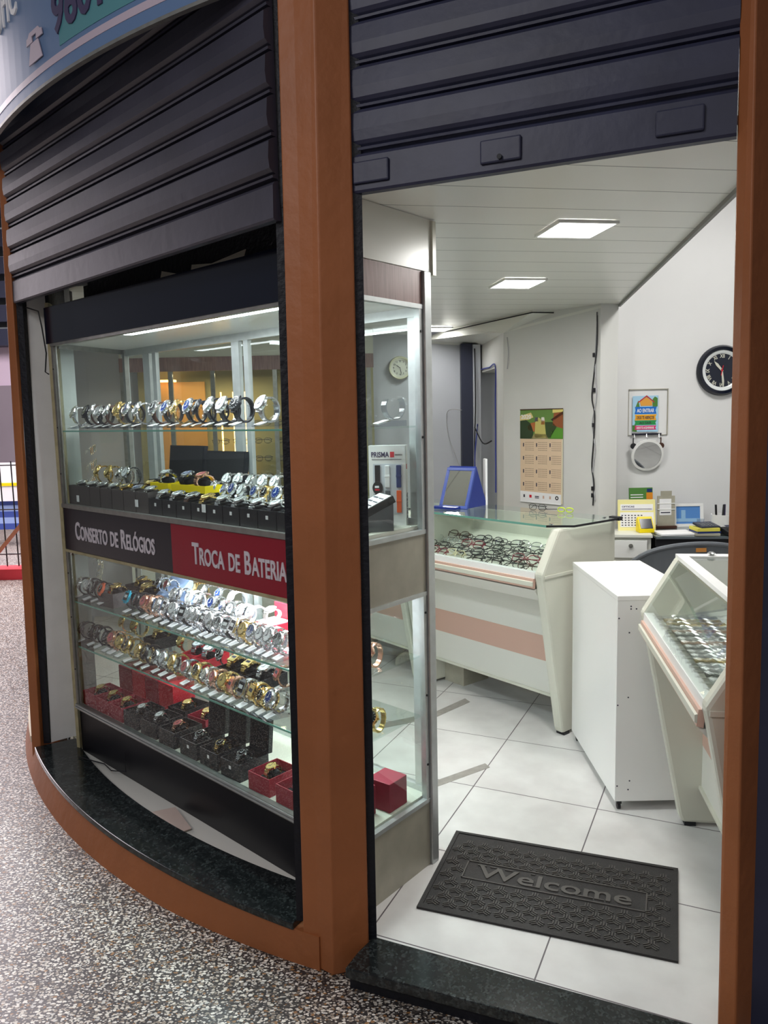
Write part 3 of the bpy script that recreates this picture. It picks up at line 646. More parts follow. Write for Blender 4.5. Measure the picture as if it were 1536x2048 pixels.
ROWS= {'A': (1.493, 0.1, [(0.018, 'S'), (0.133, 'K'), (0.192, 'N'), (0.242, 'KS'), (0.319, 'N'), (0.414, 'G'), (0.486, 'KU'), (0.568, 'S'), (0.688, 'N'), (0.771, 'KU'), (0.841, 'GK'), (0.927, 'KU'), (0.984, 'K'), (1.059, 'KS'), (1.131, 'KS'), (1.21, 'K'), (1.346, 'S')]), 'B2': (1.17, 0.24, [(0.802, 'S'), (0.851, 'S'), (0.92, 'SU'), (0.977, 'KU'), (1.032, 'S'), (1.11, 'SU'), (1.167, 'GK'), (1.231, 'KU')]), 'B3': (1.17, 0.34, [(0.792, 'S'), (0.867, 'S'), (0.951, 'S'), (1.021, 'S'), (1.099, 'S')]), 'B4': (1.17, 0.2, [(-0.006, 'G'), (0.101, 'G'), (0.196, 'S'), (0.315, 'S')]), 'C1': (0.738, 0.07, [(0.442, 'T'), (0.521, 'K'), (0.578, 'R'), (0.631, 'R'), (0.688, 'S'), (0.741, 'KQ'), (0.793, 'S'), (0.857, 'KQ'), (0.909, 'S'), (0.952, 'S'), (0.999, 'KQ'), (1.04, 'S'), (1.085, 'SB'), (1.134, 'KQ'), (1.186, 'SQ'), (1.237, 'G'), (1.283, 'SU'), (1.331, 'S'), (1.379, 'S'), (1.425, 'SB')]), 'C0': (0.738, 0.07, [(0.015, 'KS'), (0.1, 'KS'), (0.168, 'K'), (0.227, 'O')]), 'C2': (0.738, 0.22, [(0.547, 'S'), (0.602, 'SU'), (0.674, 'W'), (0.738, 'S'), (0.828, 'SU'), (0.899, 'SU'), (0.957, 'S'), (1.013, 'W'), (1.078, 'W')]), 'C3': (0.738, 0.33, [(0.358, 'S'), (0.436, 'G'), (0.537, 'G'), (0.622, 'S'), (0.716, 'SU'), (0.806, 'W')]), 'D1': (0.532, 0.06, [(0.449, 'GK'), (0.527, 'G'), (0.591, 'K'), (0.665, 'SB'), (0.724, 'S'), (0.788, 'G'), (0.873, 'SP'), (0.954, 'GK'), (1.006, 'S'), (1.062, 'R'), (1.117, 'G'), (1.166, 'RQ'), (1.231, 'SQ'), (1.291, 'GQ'), (1.335, 'GK'), (1.387, 'SU')]), 'D0': (0.532, 0.07, [(0.008, 'K'), (0.102, 'K'), (0.17, 'K'), (0.229, 'K'), (0.286, 'R'), (0.349, 'G')]), 'D2': (0.532, 0.24, [(0.065, 'G'), (0.169, 'G'), (0.558, 'G'), (0.838, 'SB'), (0.935, 'GQ'), (1.018, 'GQ'), (1.107, 'S'), (1.202, 'RQ')])}

rnd = random.Random(3)
for xa, xb, d_, zz, key_, lb_ in ((-.03,.285,.20,.062,'B4','long plain grey box carrying the gold and silver watches at left'),(.78,1.30,.235,.022,'B2','low white platform under the front stands by the yellow trays'),(.76,1.20,.34,.045,'B3','white platform under the back stands by the yellow trays')):
    o = O('display_riser', MB().box(xa, xb, -.05, .05, 0, zz), M['greybox' if key_ == 'B4' else 'whitelam']); o.location = CW(0, d_, 1.1665); o.rotation_euler = (0, 0, LA); tag(o, lb_, 'riser')
    z_, dd, it = ROWS[key_]; ROWS[key_] = (1.1665+zz+.0002, dd, [(max(x_, .04) if key_ != 'B4' else min(max(x_, .0), .255), s__) for x_, s__ in it])
ROWS['D2'] = (.532, .24, [q for q in ROWS['D2'][2] if not .9 < q[0] < 1.15])
for key, (z, d, items) in ROWS.items():
    for i, (x, s_) in enumerate(items):
        p = CW(x, d, z); sc = rnd.uniform(1.14, 1.27)*(1.06 if key == 'A' else 1.0)
        rot = LA + rnd.uniform(-.36, .04)
        place(('w', s_, 0), lambda s_=s_: make_watch(s_, False), p+Vector((0,0,.0125*sc)), rot, f"{STY[s_][4]}, {ORD[i]} from left, {ROWPOS[key]}", 'watch', 'watches, '+ROWPOS[key], sc)
        place('stand', make_stand, p+Vector((0,0,.0003)), rot, f"clear watch stand with price label, {ORD[i]} from left, {ROWPOS[key]}", 'watch stand', 'watch stands, '+ROWPOS[key], sc)
# free price holders lying in front of the standing watches on the lower shelves
def make_holder():
    r = bpy.data.objects.new('price_holder', None); C.objects.link(r); r.empty_display_size = .02
    mb = MB(); mb.side([(-.02,0),(.02,0),(.02,.007),(-.02,.002)], -.017, .017); O('base', mb, M['clear'], r)
    mb = MB(); mb.box(-.012,.012,-.013,.013,0,.001,T(0,0,.0052) @ RX_(.125)); O('price_label', mb, M['paper'], r); return r
for z, d, n, x0, x1, wh in ((.732,.135,24,.40,1.70,'middle glass shelf'),(.526,.120,24,.10,1.62,'lowest glass shelf')):
    for i in range(n):
        x = x0+(x1-x0)*(i+.5)/n
        place('holder', make_holder, CW(x, d, z+.0003), LA+rnd.uniform(-.15,.1), f"clear price holder, {ORD[i]} from left in the {'front' if d < .15 else 'rear'} row, {wh}", 'price holder', 'price holders on the '+wh)

# ================================================================ WATCH BOXES (origin bottom centre, front at -y)
def box_parts(r, w_, dp, h, mat, inner, cushion=True, lid=None, lidh=.08):
    mb = MB(); t = .003
    mb.box(-w_/2,w_/2,-dp/2,dp/2,0,t); mb.box(-w_/2,-w_/2+t,-dp/2,dp/2,t,h); mb.box(w_/2-t,w_/2,-dp/2,dp/2,t,h); mb.box(-w_/2+t,w_/2-t,-dp/2,-dp/2+t,t,h); mb.box(-w_/2+t,w_/2-t,dp/2-t,dp/2,t,h)
    O('tray', mb, M[mat], r)
    mb = MB(); mb.box(-w_/2+t,w_/2-t,-dp/2+t,dp/2-t,t,h*.45); O('lining', mb, M[inner], r)
    if cushion: mb = MB(); mb.lathe([(.0,-.026),(.014,-.025),(.019,-.010),(.019,.010),(.014,.025),(.0,.026)], 12, T(0,0,h*.45+.019) @ RY_(PI/2)); O('cushion', mb, M['fab'], r, smooth=True)
    if lid:
        mb = MB(); F = T(0, dp/2, h) @ RX_(lid); mb.box(-w_/2,w_/2,-.0,.018,0,lidh,F); O('lid', mb, M[mat], r)
        mb = MB(); mb.box(-w_/2+.006,w_/2-.006,-.0012,0,.006,lidh-.006,F); O('lid_lining', mb, M[inner], r)
def boxed(key, x, d, z, w_, dp, h, mat, inner, label, group, rz=0, watch=None, wlabel=None, lid=None, lidh=.08, text_=None, tagz=None):
    def mk():
        r = bpy.data.objects.new('watch_box', None); C.objects.link(r); r.empty_display_size = .03
        box_parts(r, w_, dp, h, mat, inner, watch is not None, lid, lidh)
        if tagz: mb = MB(); mb.box(-.006,.006,-dp/2-.0008,-dp/2,h*.55,h*.55+.012); O('price_sticker', mb, M['paper'], r)
        if text_: mb = MB(); text(mb, text_, T(0, dp/2-.0022, h+lidh*.6) @ WALLX, .014, 1, .01, .0008, center=True); O('lid_lettering', mb, M['signtext'], r)
        return r
    r = place(('box', key), mk, CW(x, d, z), LA+rz, label, 'watch box', group)
    if watch:
        place(('w', watch, 1), lambda: make_watch(watch, True), CW(x, d, z+h*.45+.004), LA+rz, wlabel, 'watch', 'watches lying in boxes', 1.0 if z < .3 else 1.2)
    return r
# upper compartment, front row of trays
fx = [.055+.0965*i for i in range(18)]
fst = ['SB','S','N','S','GK','SU','S','S','S','N','G','S','S','S','KS','S','S','SB']
for i, x in enumerate(fx):
    gy = i < 7
    boxed('g' if gy else 'k', x, .075, 1.1665, .092, .10, .082 if gy else .062, 'greybox' if gy else 'darkbox', 'fab',
          f"{'grey-brown' if gy else 'black'} open watch box, {ORD[i]} from left in the row above the shop sign", 'open watch boxes above the sign', rnd.uniform(-.02,.02), fst[i],
          f"{STY[fst[i]][4]} in the {ORD[i]} box from left above sign", tagz=(not gy))
mb = MB(); mb.box(-.011,.011,-.001,0,0,.028); 
for i, (x, z) in enumerate(((.60,1.19),(1.06,1.20),(.10,1.18))):
    o = O('price_card', mb, M['paper']); o.location = CW(x, .0205, z); o.rotation_euler = (0,0,LA); tag(o, ['white price card on the grey box left of the black boxes','white price card on a black box above the red sign','white price card on the leftmost grey box'][i], 'price card', 'price cards on the box fronts')
boxed('gl', .395, .21, 1.1665, .19, .10, .088, 'greybox', 'fab', 'wide dark grey open box behind the front boxes at left', 'wide boxes', 0, 'G', 'gold watch lying in the wide dark grey box at left')
boxed('lidA', .40, .318, 1.1665, .27, .10, .10, 'darkbox', 'fab', 'large black box with lid standing open, left of two', 'black boxes with open lids', 0, 'S', 'silver watch in the left large open-lid black box', lid=-.12, lidh=.145, text_='MONDAINE' if False else None)
boxed('lidB', .69, .318, 1.1665, .27, .10, .09, 'darkbox', 'fab', 'large black box with lid standing open and small pale emblem, right of two', 'black boxes with open lids', 0, 'N', 'brown watch in the right large open-lid black box', lid=-.12, lidh=.135)
mb = MB(); mb.lathe([(.006,0),(.009,0),(.009,.001),(.006,.001)], 14, RX_(PI/2), False); mb.box(-.014,.014,-.001,0,-.016,-.012); mb.box(-.010,.010,-.001,0,-.022,-.019)
for i, (x, lab) in enumerate(((.54,'left'),(.70,'middle'),(.80,'right'))):
    yb = boxed('y', x, .20, 1.243, .125, .09, .028, 'yellowbox', 'fab', f'yellow rimmed watch tray, {lab} of three, before the open black lids', 'yellow watch trays', .05, ('S','KU','R')[i], f"{STY[('S','KU','R')[i]][4]} lying in the {lab} yellow tray")
    bx = MB().box(-.06,.06,-.045,.045,0,.076); b_ = O('riser_box', bx, M['darkbox']); b_.location = CW(x, .20, 1.1665); b_.rotation_euler = (0,0,LA+.05); tag(b_, f'plain black box carrying the {lab} yellow watch tray', 'box', 'black boxes under the yellow trays')
# lower compartment: shelf boxes
boxed('br', .245, .10, .7325, .105, .12, .062, 'greybox', 'fab', 'dark brown watch box at left on the middle glass shelf', 'boxes on the middle shelf', .12, 'G', 'gold watch lying in the dark brown box on the middle shelf')
boxed('br', .20, .25, .7325, .105, .12, .062, 'greybox', 'fab', 'dark brown watch box at the back left of the middle glass shelf', 'boxes on the middle shelf', .12, 'GK', 'gold watch lying in the back brown box on the middle shelf')
boxed('br2', .33, .20, .7325, .085, .12, .055, 'darkbox', 'fab', 'black watch box beside the pale blue card', 'boxes on the middle shelf', .2, 'G', 'small gold watch lying in the black box beside the blue card')
bc = E('blue_card_stand', CW(.455,.25,.7325), LA, 'pale blue slanted card stand on the middle glass shelf', 'card stand')
mb = MB(); mb.side([(-.09,0),(.05,0),(.05,.12),(.045,.122),(-.09,.006)], -.072, .072); O('slope', mb, M['bluecard'], bc)
place(('w','SB',0), lambda: make_watch('SB', False), CW(.42,.225,.7325+.045)+Vector((0,0,.012)), LA-.1, 'silver watch with black dial on the pale blue card stand', 'watch', 'watches on the blue card stand')
place(('w','RQ2',0), lambda: make_watch('SP', False), CW(.485,.225,.7325+.045)+Vector((0,0,.012)), LA-.1, 'silver watch with pink-red dial on the pale blue card stand', 'watch', 'watches on the blue card stand')
rb_ = E('red_watch_box', CW(1.19,.20,.7325), LA-.05, 'bright red cube watch box with white cushion on the middle glass shelf', 'watch box')
mb = MB(); mb.box(-.05,.05,-.045,.045,0,.062); O('body', mb, M['brightred'], rb_, bevel=.002)
mb = MB(); mb.box(-.044,.044,-.040,.040,.062,.066); O('lining', mb, M['paper'], rb_)
mb = MB(); mb.box(-.05,.05,.046,.052,.0,.12); O('lid', mb, M['brightred'], rb_)
place(('w','W',1), lambda: make_watch('W', True), CW(1.19,.20,.7325+.066), LA, 'white watch lying on the bright red cube box', 'watch', 'watches lying in boxes')
for i, (x, d, k, s_, nm) in enumerate(((.33,.25,'dk','G','dark box with gold watch at back left'),(.645,.24,'rk','S','black box with red rim'),(.73,.235,'rk','S','second black box with red rim'),(.93,.22,'dk','GQ','black box with square gold watch'),(1.02,.22,'dk','GQ','right black box with square gold watch'),(1.115,.22,'dk','S','black box with silver watch'))):
    boxed('D'+k, x, d, .5265, .085, .13, .045 if k == 'rk' else .05, 'brightred' if k == 'rk' else 'darkbox', 'fab', nm+', on the lowest glass shelf', 'boxes on the lowest glass shelf', .25 if k == 'rk' else .05, s_, f"{STY[s_][4]} in the {nm}")
# bottom deck
for i, (x, mt, s_, ld) in enumerate(((.06,'redbox','G',0),(.18,'redbox','G',0),(.30,'redbox','G',0),(.43,'darkbox','S',0),(.57,'darkbox','S',0),(.71,'darkbox','R',0),(.865,'darkbox','SB',1),(1.00,'darkbox','GK',1),(1.135,'darkbox','SB',1),(1.30,'redbox','G',0),(1.45,'redbox','S',0))):
    lbl = f"{'dark red' if mt=='redbox' else 'black'} {'open-lid ' if ld else ''}watch box, {ORD[i]} from left in the bottom front row"
    boxed('E'+mt+str(ld), x, .09, .2475, .112, .13, .064, mt, 'fab', lbl, 'watch boxes on the bottom deck', rnd.uniform(-.03,.05), s_, f"{STY[s_][4]} in the {ORD[i]} bottom deck box from left", lid=(-.1 if ld else None), lidh=.12, text_='SLOW' if False else ('TECHNOS' if False else ('COZY' if False else None)), tagz=ld)
for i, (x, mt, s_) in enumerate(((.53,'darkbox','G'),(.68,'redbox','G'))):
    boxed('F'+mt, x, .245, .2475, .115, .13, .062, mt, 'fab', f"{'dark red' if mt=='redbox' else 'black'} watch box in the second row on the bottom deck", 'watch boxes in the second bottom row', .1, s_, f"gold watch lying in the {'dark red' if mt=='redbox' else 'black'} box of the second bottom row")
for i, (a, b) in enumerate(((-.02,.10),(.105,.215),(.22,.33),(.335,.455))):
    mb = MB(); mb.box(-(b-a)/2,(b-a)/2,-.055,.055,0,.13); o = O('red_gift_box', mb, M['brightred'] if i % 2 else M['redbox'], bevel=.002); o.location = CW((a+b)/2, .27, .2475); o.rotation_euler = (0,0,LA); tag(o, f'tall closed red box, {ORD[i]} from left in the bottom back row', 'box', 'closed red boxes at the back of the bottom deck')
ic = MB(); ic.box(-.045,.045,-.0015,0,0,.075); ic.add([], []); o = O('instruction_card', ic, M['jamb']); o.location = CW(.86,.185,.325); o.rotation_euler = (-.3,.25,LA); tag(o, 'grey folded instruction card standing behind the black watch boxes', 'card')
# the two maroon cubes at the doorway end
for i, (x, d, w_, rz_, lab) in enumerate(((-.009,2.437,.092,.89,'front maroon cube box at the doorway end of the case'),(-.112,2.375,.092,.80,'rear maroon cube box beside the front one'))):
    mb = MB(); mb.box(-w_/2,w_/2,-w_/2,w_/2,0,.097); o = O('maroon_cube_box', mb, M['maroon'], bevel=.002); o.location = (x, d, .2475); o.rotation_euler = (0,0,rz_); tag(o, lab, 'box')
# watches at the doorway end
place(('w','R',0), lambda: make_watch('R', False), CW(1.693,.205,.7325), LA+.1, 'rose gold watch on the middle shelf at the doorway end', 'watch', 'watches at the doorway end', 1.2)
place(('w','GK',0), lambda: make_watch('GK', False), CW(1.712,.195,.5265), LA+.15, 'gold watch with black dial on the lowest shelf at the doorway end', 'watch', 'watches at the doorway end', 1.2)
place('stand', make_stand, CW(1.70,.31,1.4873), LA-.3, 'empty clear watch stand on the top shelf at the doorway end', 'watch stand', None, 1.5)
# smartwatch package
pk = E('smartwatch_package', (.0130,2.506,1.1665), math.radians(-10), 'white smartwatch retail box with black watch and coloured spare straps', 'package')
pk.scale = (.88,.88,1.1)
mb = MB(); mb.box(-.068,.068,0,.055,0,.235); O('carton', mb, M['whitelam'], pk)
mb = MB(); mb.box(-.052,.056,-.0012,0,.035,.182); O('window_tray', mb, pm('grey_tray', lin(205,210,216), .5), pk)
mb = MB(); mb.box(-.045,-.026,-.006,-.001,.04,.178); mb.lathe([(0,0),(.019,0),(.019,.008),(0,.008)], 20, T(-.0355,-.001,.112) @ RX_(PI/2), False); O('smartwatch', mb, M['blk'], pk)
mb = MB(); mb.box(-.045,-.030,-.0102,-.0092,.112,.118); O('screen_digits', mb, M['paper'], pk)
mb = MB(); mb.box(-.045,-.028,-.0102,-.0092,.104,.109); O('screen_digits', mb, M['brightred'], pk)
for nm, x0_, z0_, mt in (('blue_strap',.034,.112,'blu'),('white_strap',-.008,.112,'wht'),('grey_strap',-.008,.038,'greyplastic'),('orange_strap',.034,.038,'org')):
    mb = MB(); mb.box(x0_,x0_+.018,-.006,-.001,z0_,z0_+.066); mb.box(x0_-.001,x0_+.019,-.007,-.001,z0_+.03,z0_+.038); O(nm, mb, M[mt] if nm != 'orange_strap' else pm('orange_rubber', lin(240,95,30), .4), pk, bevel=.002)
mb = MB(); text(mb, 'PRISMA', T(-.058,-.0005,.202) @ WALLX, .021, 1, .02, .0008, width=.066); O('lettering', mb, M['plum'], pk)
mb = MB(); mb.box(.012,.027,-.001,0,.201,.217); O('red_badge', mb, M['brightred'], pk)
mb = MB(); text(mb, 'SMARTWATCH', T(.030,-.0005,.206) @ WALLX, .006, 1, 0, .0006, width=.026); mb.box(-.056,.054,-.0008,0,.194,.1955); O('small_print', mb, M['ink'], pk)
SIDE = Matrix.Translation((.068,0,0)) @ RZ_(PI/2)
mb = MB(); text(mb, 'PRISMA', SIDE @ T(.038,-.0008,.02) @ RY_(-PI/2) @ WALLX, .022, 1, .02, .0008, width=.075); O('side_lettering', mb, M['ink'], pk)
mb = MB(); mb.box(.020,.032,-.0010,0,.165,.180,SIDE); O('side_badge', mb, M['brightred'], pk)
# black display stand with watch box in front of it
bs = E('watch_presentation_box', (-.046,2.415,1.1665), math.radians(-70), 'grey and black slanted presentation box holding white printed card', 'presentation box')
mb = MB(); mb.side([(-.06,0),(.06,0),(.06,.085),(-.06,.030)], -.055, .055); O('base', mb, M['greyplastic'], bs)
mb = MB(); F = T(0,0,.058) @ RX_(math.atan2(.055,.12)); mb.box(-.056,.056,-.06,.075,0,.022,F); O('tray', mb, M['darkbox'], bs)
mb = MB(); mb.box(-.052,.052,-.056,.070,.022,.024,F); O('printed_card', mb, M['paper'], bs)
mb = MB()
for k in range(5): mb.box(-.045,-.005,-.045+k*.022,-.038+k*.022,.0241,.0246,F); mb.box(.005,.045,-.045+k*.022,-.040+k*.022,.0241,.0246,F)
O('printing', mb, M['ink'], bs)
# scraps and cables lying on the case top
def scrap(pts, loc, rot, mat, label, t=.003):
    mb = MB(); mb.prism(pts, 0, t); o = O('board_scrap', mb, mat); o.location = loc; o.rotation_euler = rot; tag(o, label, 'board scrap', 'scraps on top of the display case'); return o
scrap([(-.13,0),(.15,0),(.17,.165),(-.02,.145),(-.15,.16)], CW(1.03,.10,1.922), (1.30,0,LA), M['creamcard'], 'large cream board scrap leaning on the case top')
scrap([(-.09,0),(.08,0),(.06,.12),(-.09,.155)], CW(.82,.08,1.922), (1.3,0,LA+.1), M['creamcard'], 'small triangular cream board scrap on the case top')
scrap([(-.10,0),(.10,0),(.10,.11),(-.10,.11)], CW(.18,.12,1.925), (.9,0,LA), M['card'], 'brown cardboard flap on the left of the case top')
mb = MB(); P = [CW(.30+.05*i, .06+.03*math.sin(i*1.7), 1.95+.03*math.sin(i*2.3)+.02) for i in range(12)]; mb.tube(P, .003, 6); tag(O('loose_cable', mb, M['cable_k']), 'tangled black cable lying on the display case top', 'cable')
mb = MB(); P = [(-1.53,3.46,2.02),(-1.47,3.44,2.0),(-1.455,3.43,1.93),(-1.44,3.42,1.82),(-1.45,3.42,1.74),(-1.435,3.42,1.73)]; mb.tube(P, .003, 6); tag(O('hanging_cable', mb, M['cable_k']), 'thin black cable hanging beside the display case', 'cable')
# cardboard on the ledge in front of the plinth
mb = MB(); mb.prism([(-.11,-.05),(.10,-.045),(.11,.03),(-.06,.05)], 0, .003); o = O('cardboard_piece', mb, M['card']); o.location = CW(.88,-.075,.040); o.rotation_euler = (.10,.04,LA-.1); tag(o, 'small brown cardboard piece lying on the white ledge', 'cardboard')
mb = MB(); mb.tube([CW(.10,-.06,.05),CW(.25,-.015,.047),CW(.34,-.03,.05),CW(.42,-.005,.06),CW(.41,.0,.14)], .0025, 6); tag(O('thin_cable', mb, M['cable_k']), 'thin black cable lying on the ledge against the black plinth', 'cable')
# panel between the case and the ceiling at the doorway
pf = E('upper_partition', (LO.x, LO.y, 0), LA, 'white board panel above the wood band of the display case', 'panel')
O('board', MB().box(.0, sl_+.012, -.016, -.008, 1.965, 2.123, SM), M['whitelam2'], pf)
O('end_cap', MB().box(sl_+.012, sl_+.030, -.024, .0, 1.955, 2.120, SM), M['cream'], pf)

# ================================================================ GLASS COUNTERS
DS = .18      # slope of the display deck
# local: x along the front, y back, origin at the front foot of one end panel
def counter(name, label, loc, rz, x0, x1, panel_both=True, rails=True, glass_top=True, z_top=.992):
    r = E(name, loc, rz, label, 'glass counter')
    prof = [(0,.012),(.40,.012),(.40,z_top),(-.035,z_top),(-.155,.795),(-.150,.770),(-.012,.04)]
    for xa in (x0, x1-.05):
        if xa == x0 and not panel_both: continue
        mb = MB(); mb.side(prof, xa, xa+.05); O('end_panel', mb, M['cream'], r, bevel=.012)
        mb = MB(); mb.box(xa+.002, xa+.048, .01, .05, 0, .014); mb.box(xa+.002, xa+.048, .33, .38, 0, .014); O('rubber_foot', mb, M['cable_k'], r)
    a, b = x0+.05, x1-.05
    O('front_panel', MB().box(a, b, .065, .080, .155, .760), M['whitelam2'], r)
    O('peach_stripe', MB().box(a, b, .0635, .0655, .315, .440), M['peach'], r)
    mb = MB(); mb.box(a, b, .055, .085, .146, .158); O('bottom_edge', mb, M['cream'], r)
    O('kick_plate', MB().box(a, a+.15, .14, .34, 0, .15), M['stone'], r)
    O('back_panel', MB().box(a, b, .385, .398, .05, .98), M['cream'], r)
    O('deck', MB().side([(-.135,.765),(.385,.765+.52*DS),(.385,.752+.52*DS),(-.125,.752)], a, b), M['cream'], r)
    mb = MB(); mb.side([(-.150,.768),(-.135,.768),(-.115,.800),(-.148,.800)], a, b); O('glass_rail', mb, M['whitelam'], r)
    mb = MB(); mb.side([(-.162,.728),(-.145,.724),(-.140,.772),(-.158,.772)], a, b); O('peach_rail', mb, M['peach'], r)
    mb = MB(); mb.side([(-.167,.738),(-.160,.736),(-.160,.760),(-.167,.758)], a, b); O('cream_bead', mb, M['cream'], r)
    mb = MB(); mb.side([(-.155,.72),(-.10,.66),(.065,.66),(.065,.70),(-.1,.725)], a, b); O('under_rail', mb, M['whitelam2'], r)
    mb = MB(); mb.box(x1, x1+.005, -.145, .40, .774, .790); O('side_molding', mb, M['cream'], r, bevel=.002)
    # slanted glass
    mb = MB(); mb.side([(-.146,.800),(-.142,.800),(-.036,.985),(-.040,.986)], a, b); O('slanted_glass', mb, M['glass'], r)
    if glass_top:
        ch = .06
        mb = MB(); mb.prism([(x0,-.055),(x1-ch,-.055),(x1+.03,.03),(x1+.03,.40),(x0,.40)], z_top+.004, z_top+.014); O('glass_top', mb, M['glassg'], r)
        mb = MB(); mb.box(x0,x1-ch,-.058,-.055,z_top+.004,z_top+.014); O('glass_edge', mb, M['glassedge'], r)
        mb = MB(); mb.bar((x1-ch,-.056,z_top+.009),(x1+.031,.03,z_top+.009),.004,.010); mb.box(x1+.029,x1+.033,.03,.40,z_top+.004,z_top+.014); O('glass_edge_side', mb, M['cable_k'], r)
        mb = MB(); mb.box(x1-.02,x1+.036,.37,.40,z_top,z_top+.018); O('corner_clip', mb, M['cable_k'], r)
        mb = MB(); mb.cyl(.010,z_top+.014,z_top+.019,16,T(x1-.06,-.02,0)); mb.cyl(.010,z_top+.014,z_top+.019,16,T(x1-.02,.33,0)); O('glass_button', mb, M['chrome'], r, smooth=False)
    return r
GA = -.889
gex = Vector((math.cos(GA), math.sin(GA))); gey = Vector((-gex.y, gex.x)); GO = Vector((.81, 3.535))
def GW(x, y, z): p = GO+gex*x+gey*y; return Vector((p.x, p.y, z))
counter('glass_counter', 'cream glass counter with peach stripe and eyeglasses under slanted glass', (GO.x, GO.y, 0), GA, -.98, .02)
counter('glass_counter', 'second cream glass counter with peach stripe, seen through the end of the display case', (GO.x, GO.y, 0), GA, -2.0, -1.0, True)
# right counter: near end towards the camera. x axis points from near to far end
RA = math.atan2(.987, .158); 
rex = Vector((-math.cos(RA), -math.sin(RA))) # from far to near
RA2 = math.atan2(-.987, -.158)
RO = Vector((1.074, 2.729)); rcx = Vector((math.cos(RA2), math.sin(RA2))); rcy = Vector((-rcx.y, rcx.x))
def RW(x, y, z): p = RO+rcx*x+rcy*y; return Vector((p.x, p.y, z))
rc = counter('glass_counter', 'cream glass counter at right holding bagged watch straps, partly behind the right column', (RO.x, RO.y, 0), RA2, -.02, .94, True, True, False, 1.0)
a, b = .03, .92
O('top_frame', MB().box(-.02, .94, -.035, .0, .992, 1.006).box(-.02, .94, .37, .40, .992, 1.006).box(-.02,.03,0,.37,.992,1.006).box(.89,.94,0,.37,.992,1.006), M['whitelam'], rc)
O('top_glass', MB().box(.03,.89,.0,.37,.996,1.002), M['glass'], rc)
mb = MB(); mb.lathe([(.008,0),(.014,.003),(.014,.008),(.006,.013),(0,.013)], 16, T(.01,.08,1.006)); O('chrome_knob', mb, M['chrome'], rc, smooth=True, label='small chrome knob')
# bagged straps
def make_pack(mt):
    def mk():
        r = bpy.data.objects.new('strap_pack', None); C.objects.link(r); r.empty_display_size = .03
        mb = MB(); n = 20; 
        for i in range(n): mb.box(-.015,.015,-.12+.0115*i,-.12+.0115*i+.0105,.002,.008+.001*(i % 2))
        O('strap', mb, M[mt], r)
        mb = MB(); rr = random.Random(5); g = []; nx, ny = 5, 24
        for j in range(ny):
            for i in range(nx): g.append((-.024+.012*i, -.15+.0128*j, .009+rr.uniform(0,.008) if 0 < i < nx-1 else .001))
        mb.add(g, [(j*nx+i, j*nx+i+1, (j+1)*nx+i+1, (j+1)*nx+i) for j in range(ny-1) for i in range(nx-1)]); O('clear_bag', mb, M['bag'], r); return r
    return mk
M['bag'] = glassmat('clear_plastic_bag', (.93,.93,.94), 2.0, .25)
cols = ['silver','gold','gold','silver','rose','silver','silver','rose','silver','silver','silver','gold','silver','silver','blk','silver','silver','silver']
nmc = {'silver':'silver steel','gold':'gold','rose':'rose gold','blk':'black'}
for i, mt in enumerate(cols):
    x = .10+.044*i
    for j, yy_ in enumerate((.02,.25)):
        mt2 = mt if j == 0 else cols[(i*5+3) % 18]
        place(('pack', mt2), make_pack(mt2), RW(x, yy_, .7655+.001*(i % 3)+DS*(yy_+.145)), RA2+rnd.uniform(-.08,.08), f"bagged {nmc[mt2]} watch strap, {ORD[17-i]} from near end, {'front' if j == 0 else 'rear'} column, right counter", 'watch strap', f"bagged {nmc[mt2]} straps in the right counter")

# ================================================================ EYEGLASSES
def rim(cx, w_, h, n=18, p=2.6):
    pts = []
    for i in range(n):
        a = 2*PI*i/n; c, s_ = math.cos(a), math.sin(a)
        pts.append((cx+w_*abs(c)**(2/p)*(1 if c >= 0 else -1), 0, h*abs(s_)**(2/p)*(1 if s_ >= 0 else -1)))
    return pts
def make_glasses(mat, fold=True):
    def mk():
        r = bpy.data.objects.new('eyeglasses', None); C.objects.link(r); r.empty_display_size = .03
        mb = MB(); F = T(0,0,.020)
        for sg_ in (-1,1): mb.tube(rim(sg_*.034,.026,.019), .0017, 6, True, F)
        mb.tube([(-.009,0,.004),(0,-.001,.008),(.009,0,.004)], .0016, 6, False, F)
        mb.tube([(-.060,0,.008),(-.066,.002,.010)], .002, 6, False, F); mb.tube([(.060,0,.008),(.066,.002,.010)], .002, 6, False, F)
        O('rim', mb, mat, r, smooth=True)
        for sg_ in (-1,1):
            mb = MB(); pts = [(x_, y_, z_) for x_, y_, z_ in rim(sg_*.034,.0255,.0185)]; mb.add(pts, [tuple(range(len(pts)))], F); O('lens', mb, M['lens'], r)
        for sg_ in (-1,1):
            mb = MB()
            if fold: mb.tube([(sg_*.066,.002,.010),(sg_*.060,.010,.009),(-sg_*.045,.016+.004*sg_,.004),(-sg_*.062,.018+.004*sg_,-.012)], .0018, 6, False, F)
            else: mb.tube([(sg_*.066,.002,.010),(sg_*.067,.09,.009),(sg_*.066,.125,.002),(sg_*.065,.140,-.016)], .0018, 6, False, F)
            O('temple', mb, mat, r, smooth=True)
        return r
    return mk
M['lens'] = glassmat('lens_glass', (.93,.95,.95), 2.0)
FR = {'black': M['blk'], 'brown': M['brn'], 'red': pm('red_acetate', lin(130,30,50), .3), 'gold': M['gold'], 'silver': M['silver'], 'pale': pm('pale_acetate', lin(220,210,170), .3)}
seq = ['black','black','brown','black','silver','black','black','red','black','gold','black','silver','black','black','pale','black','brown','black','red','black']
k = 0
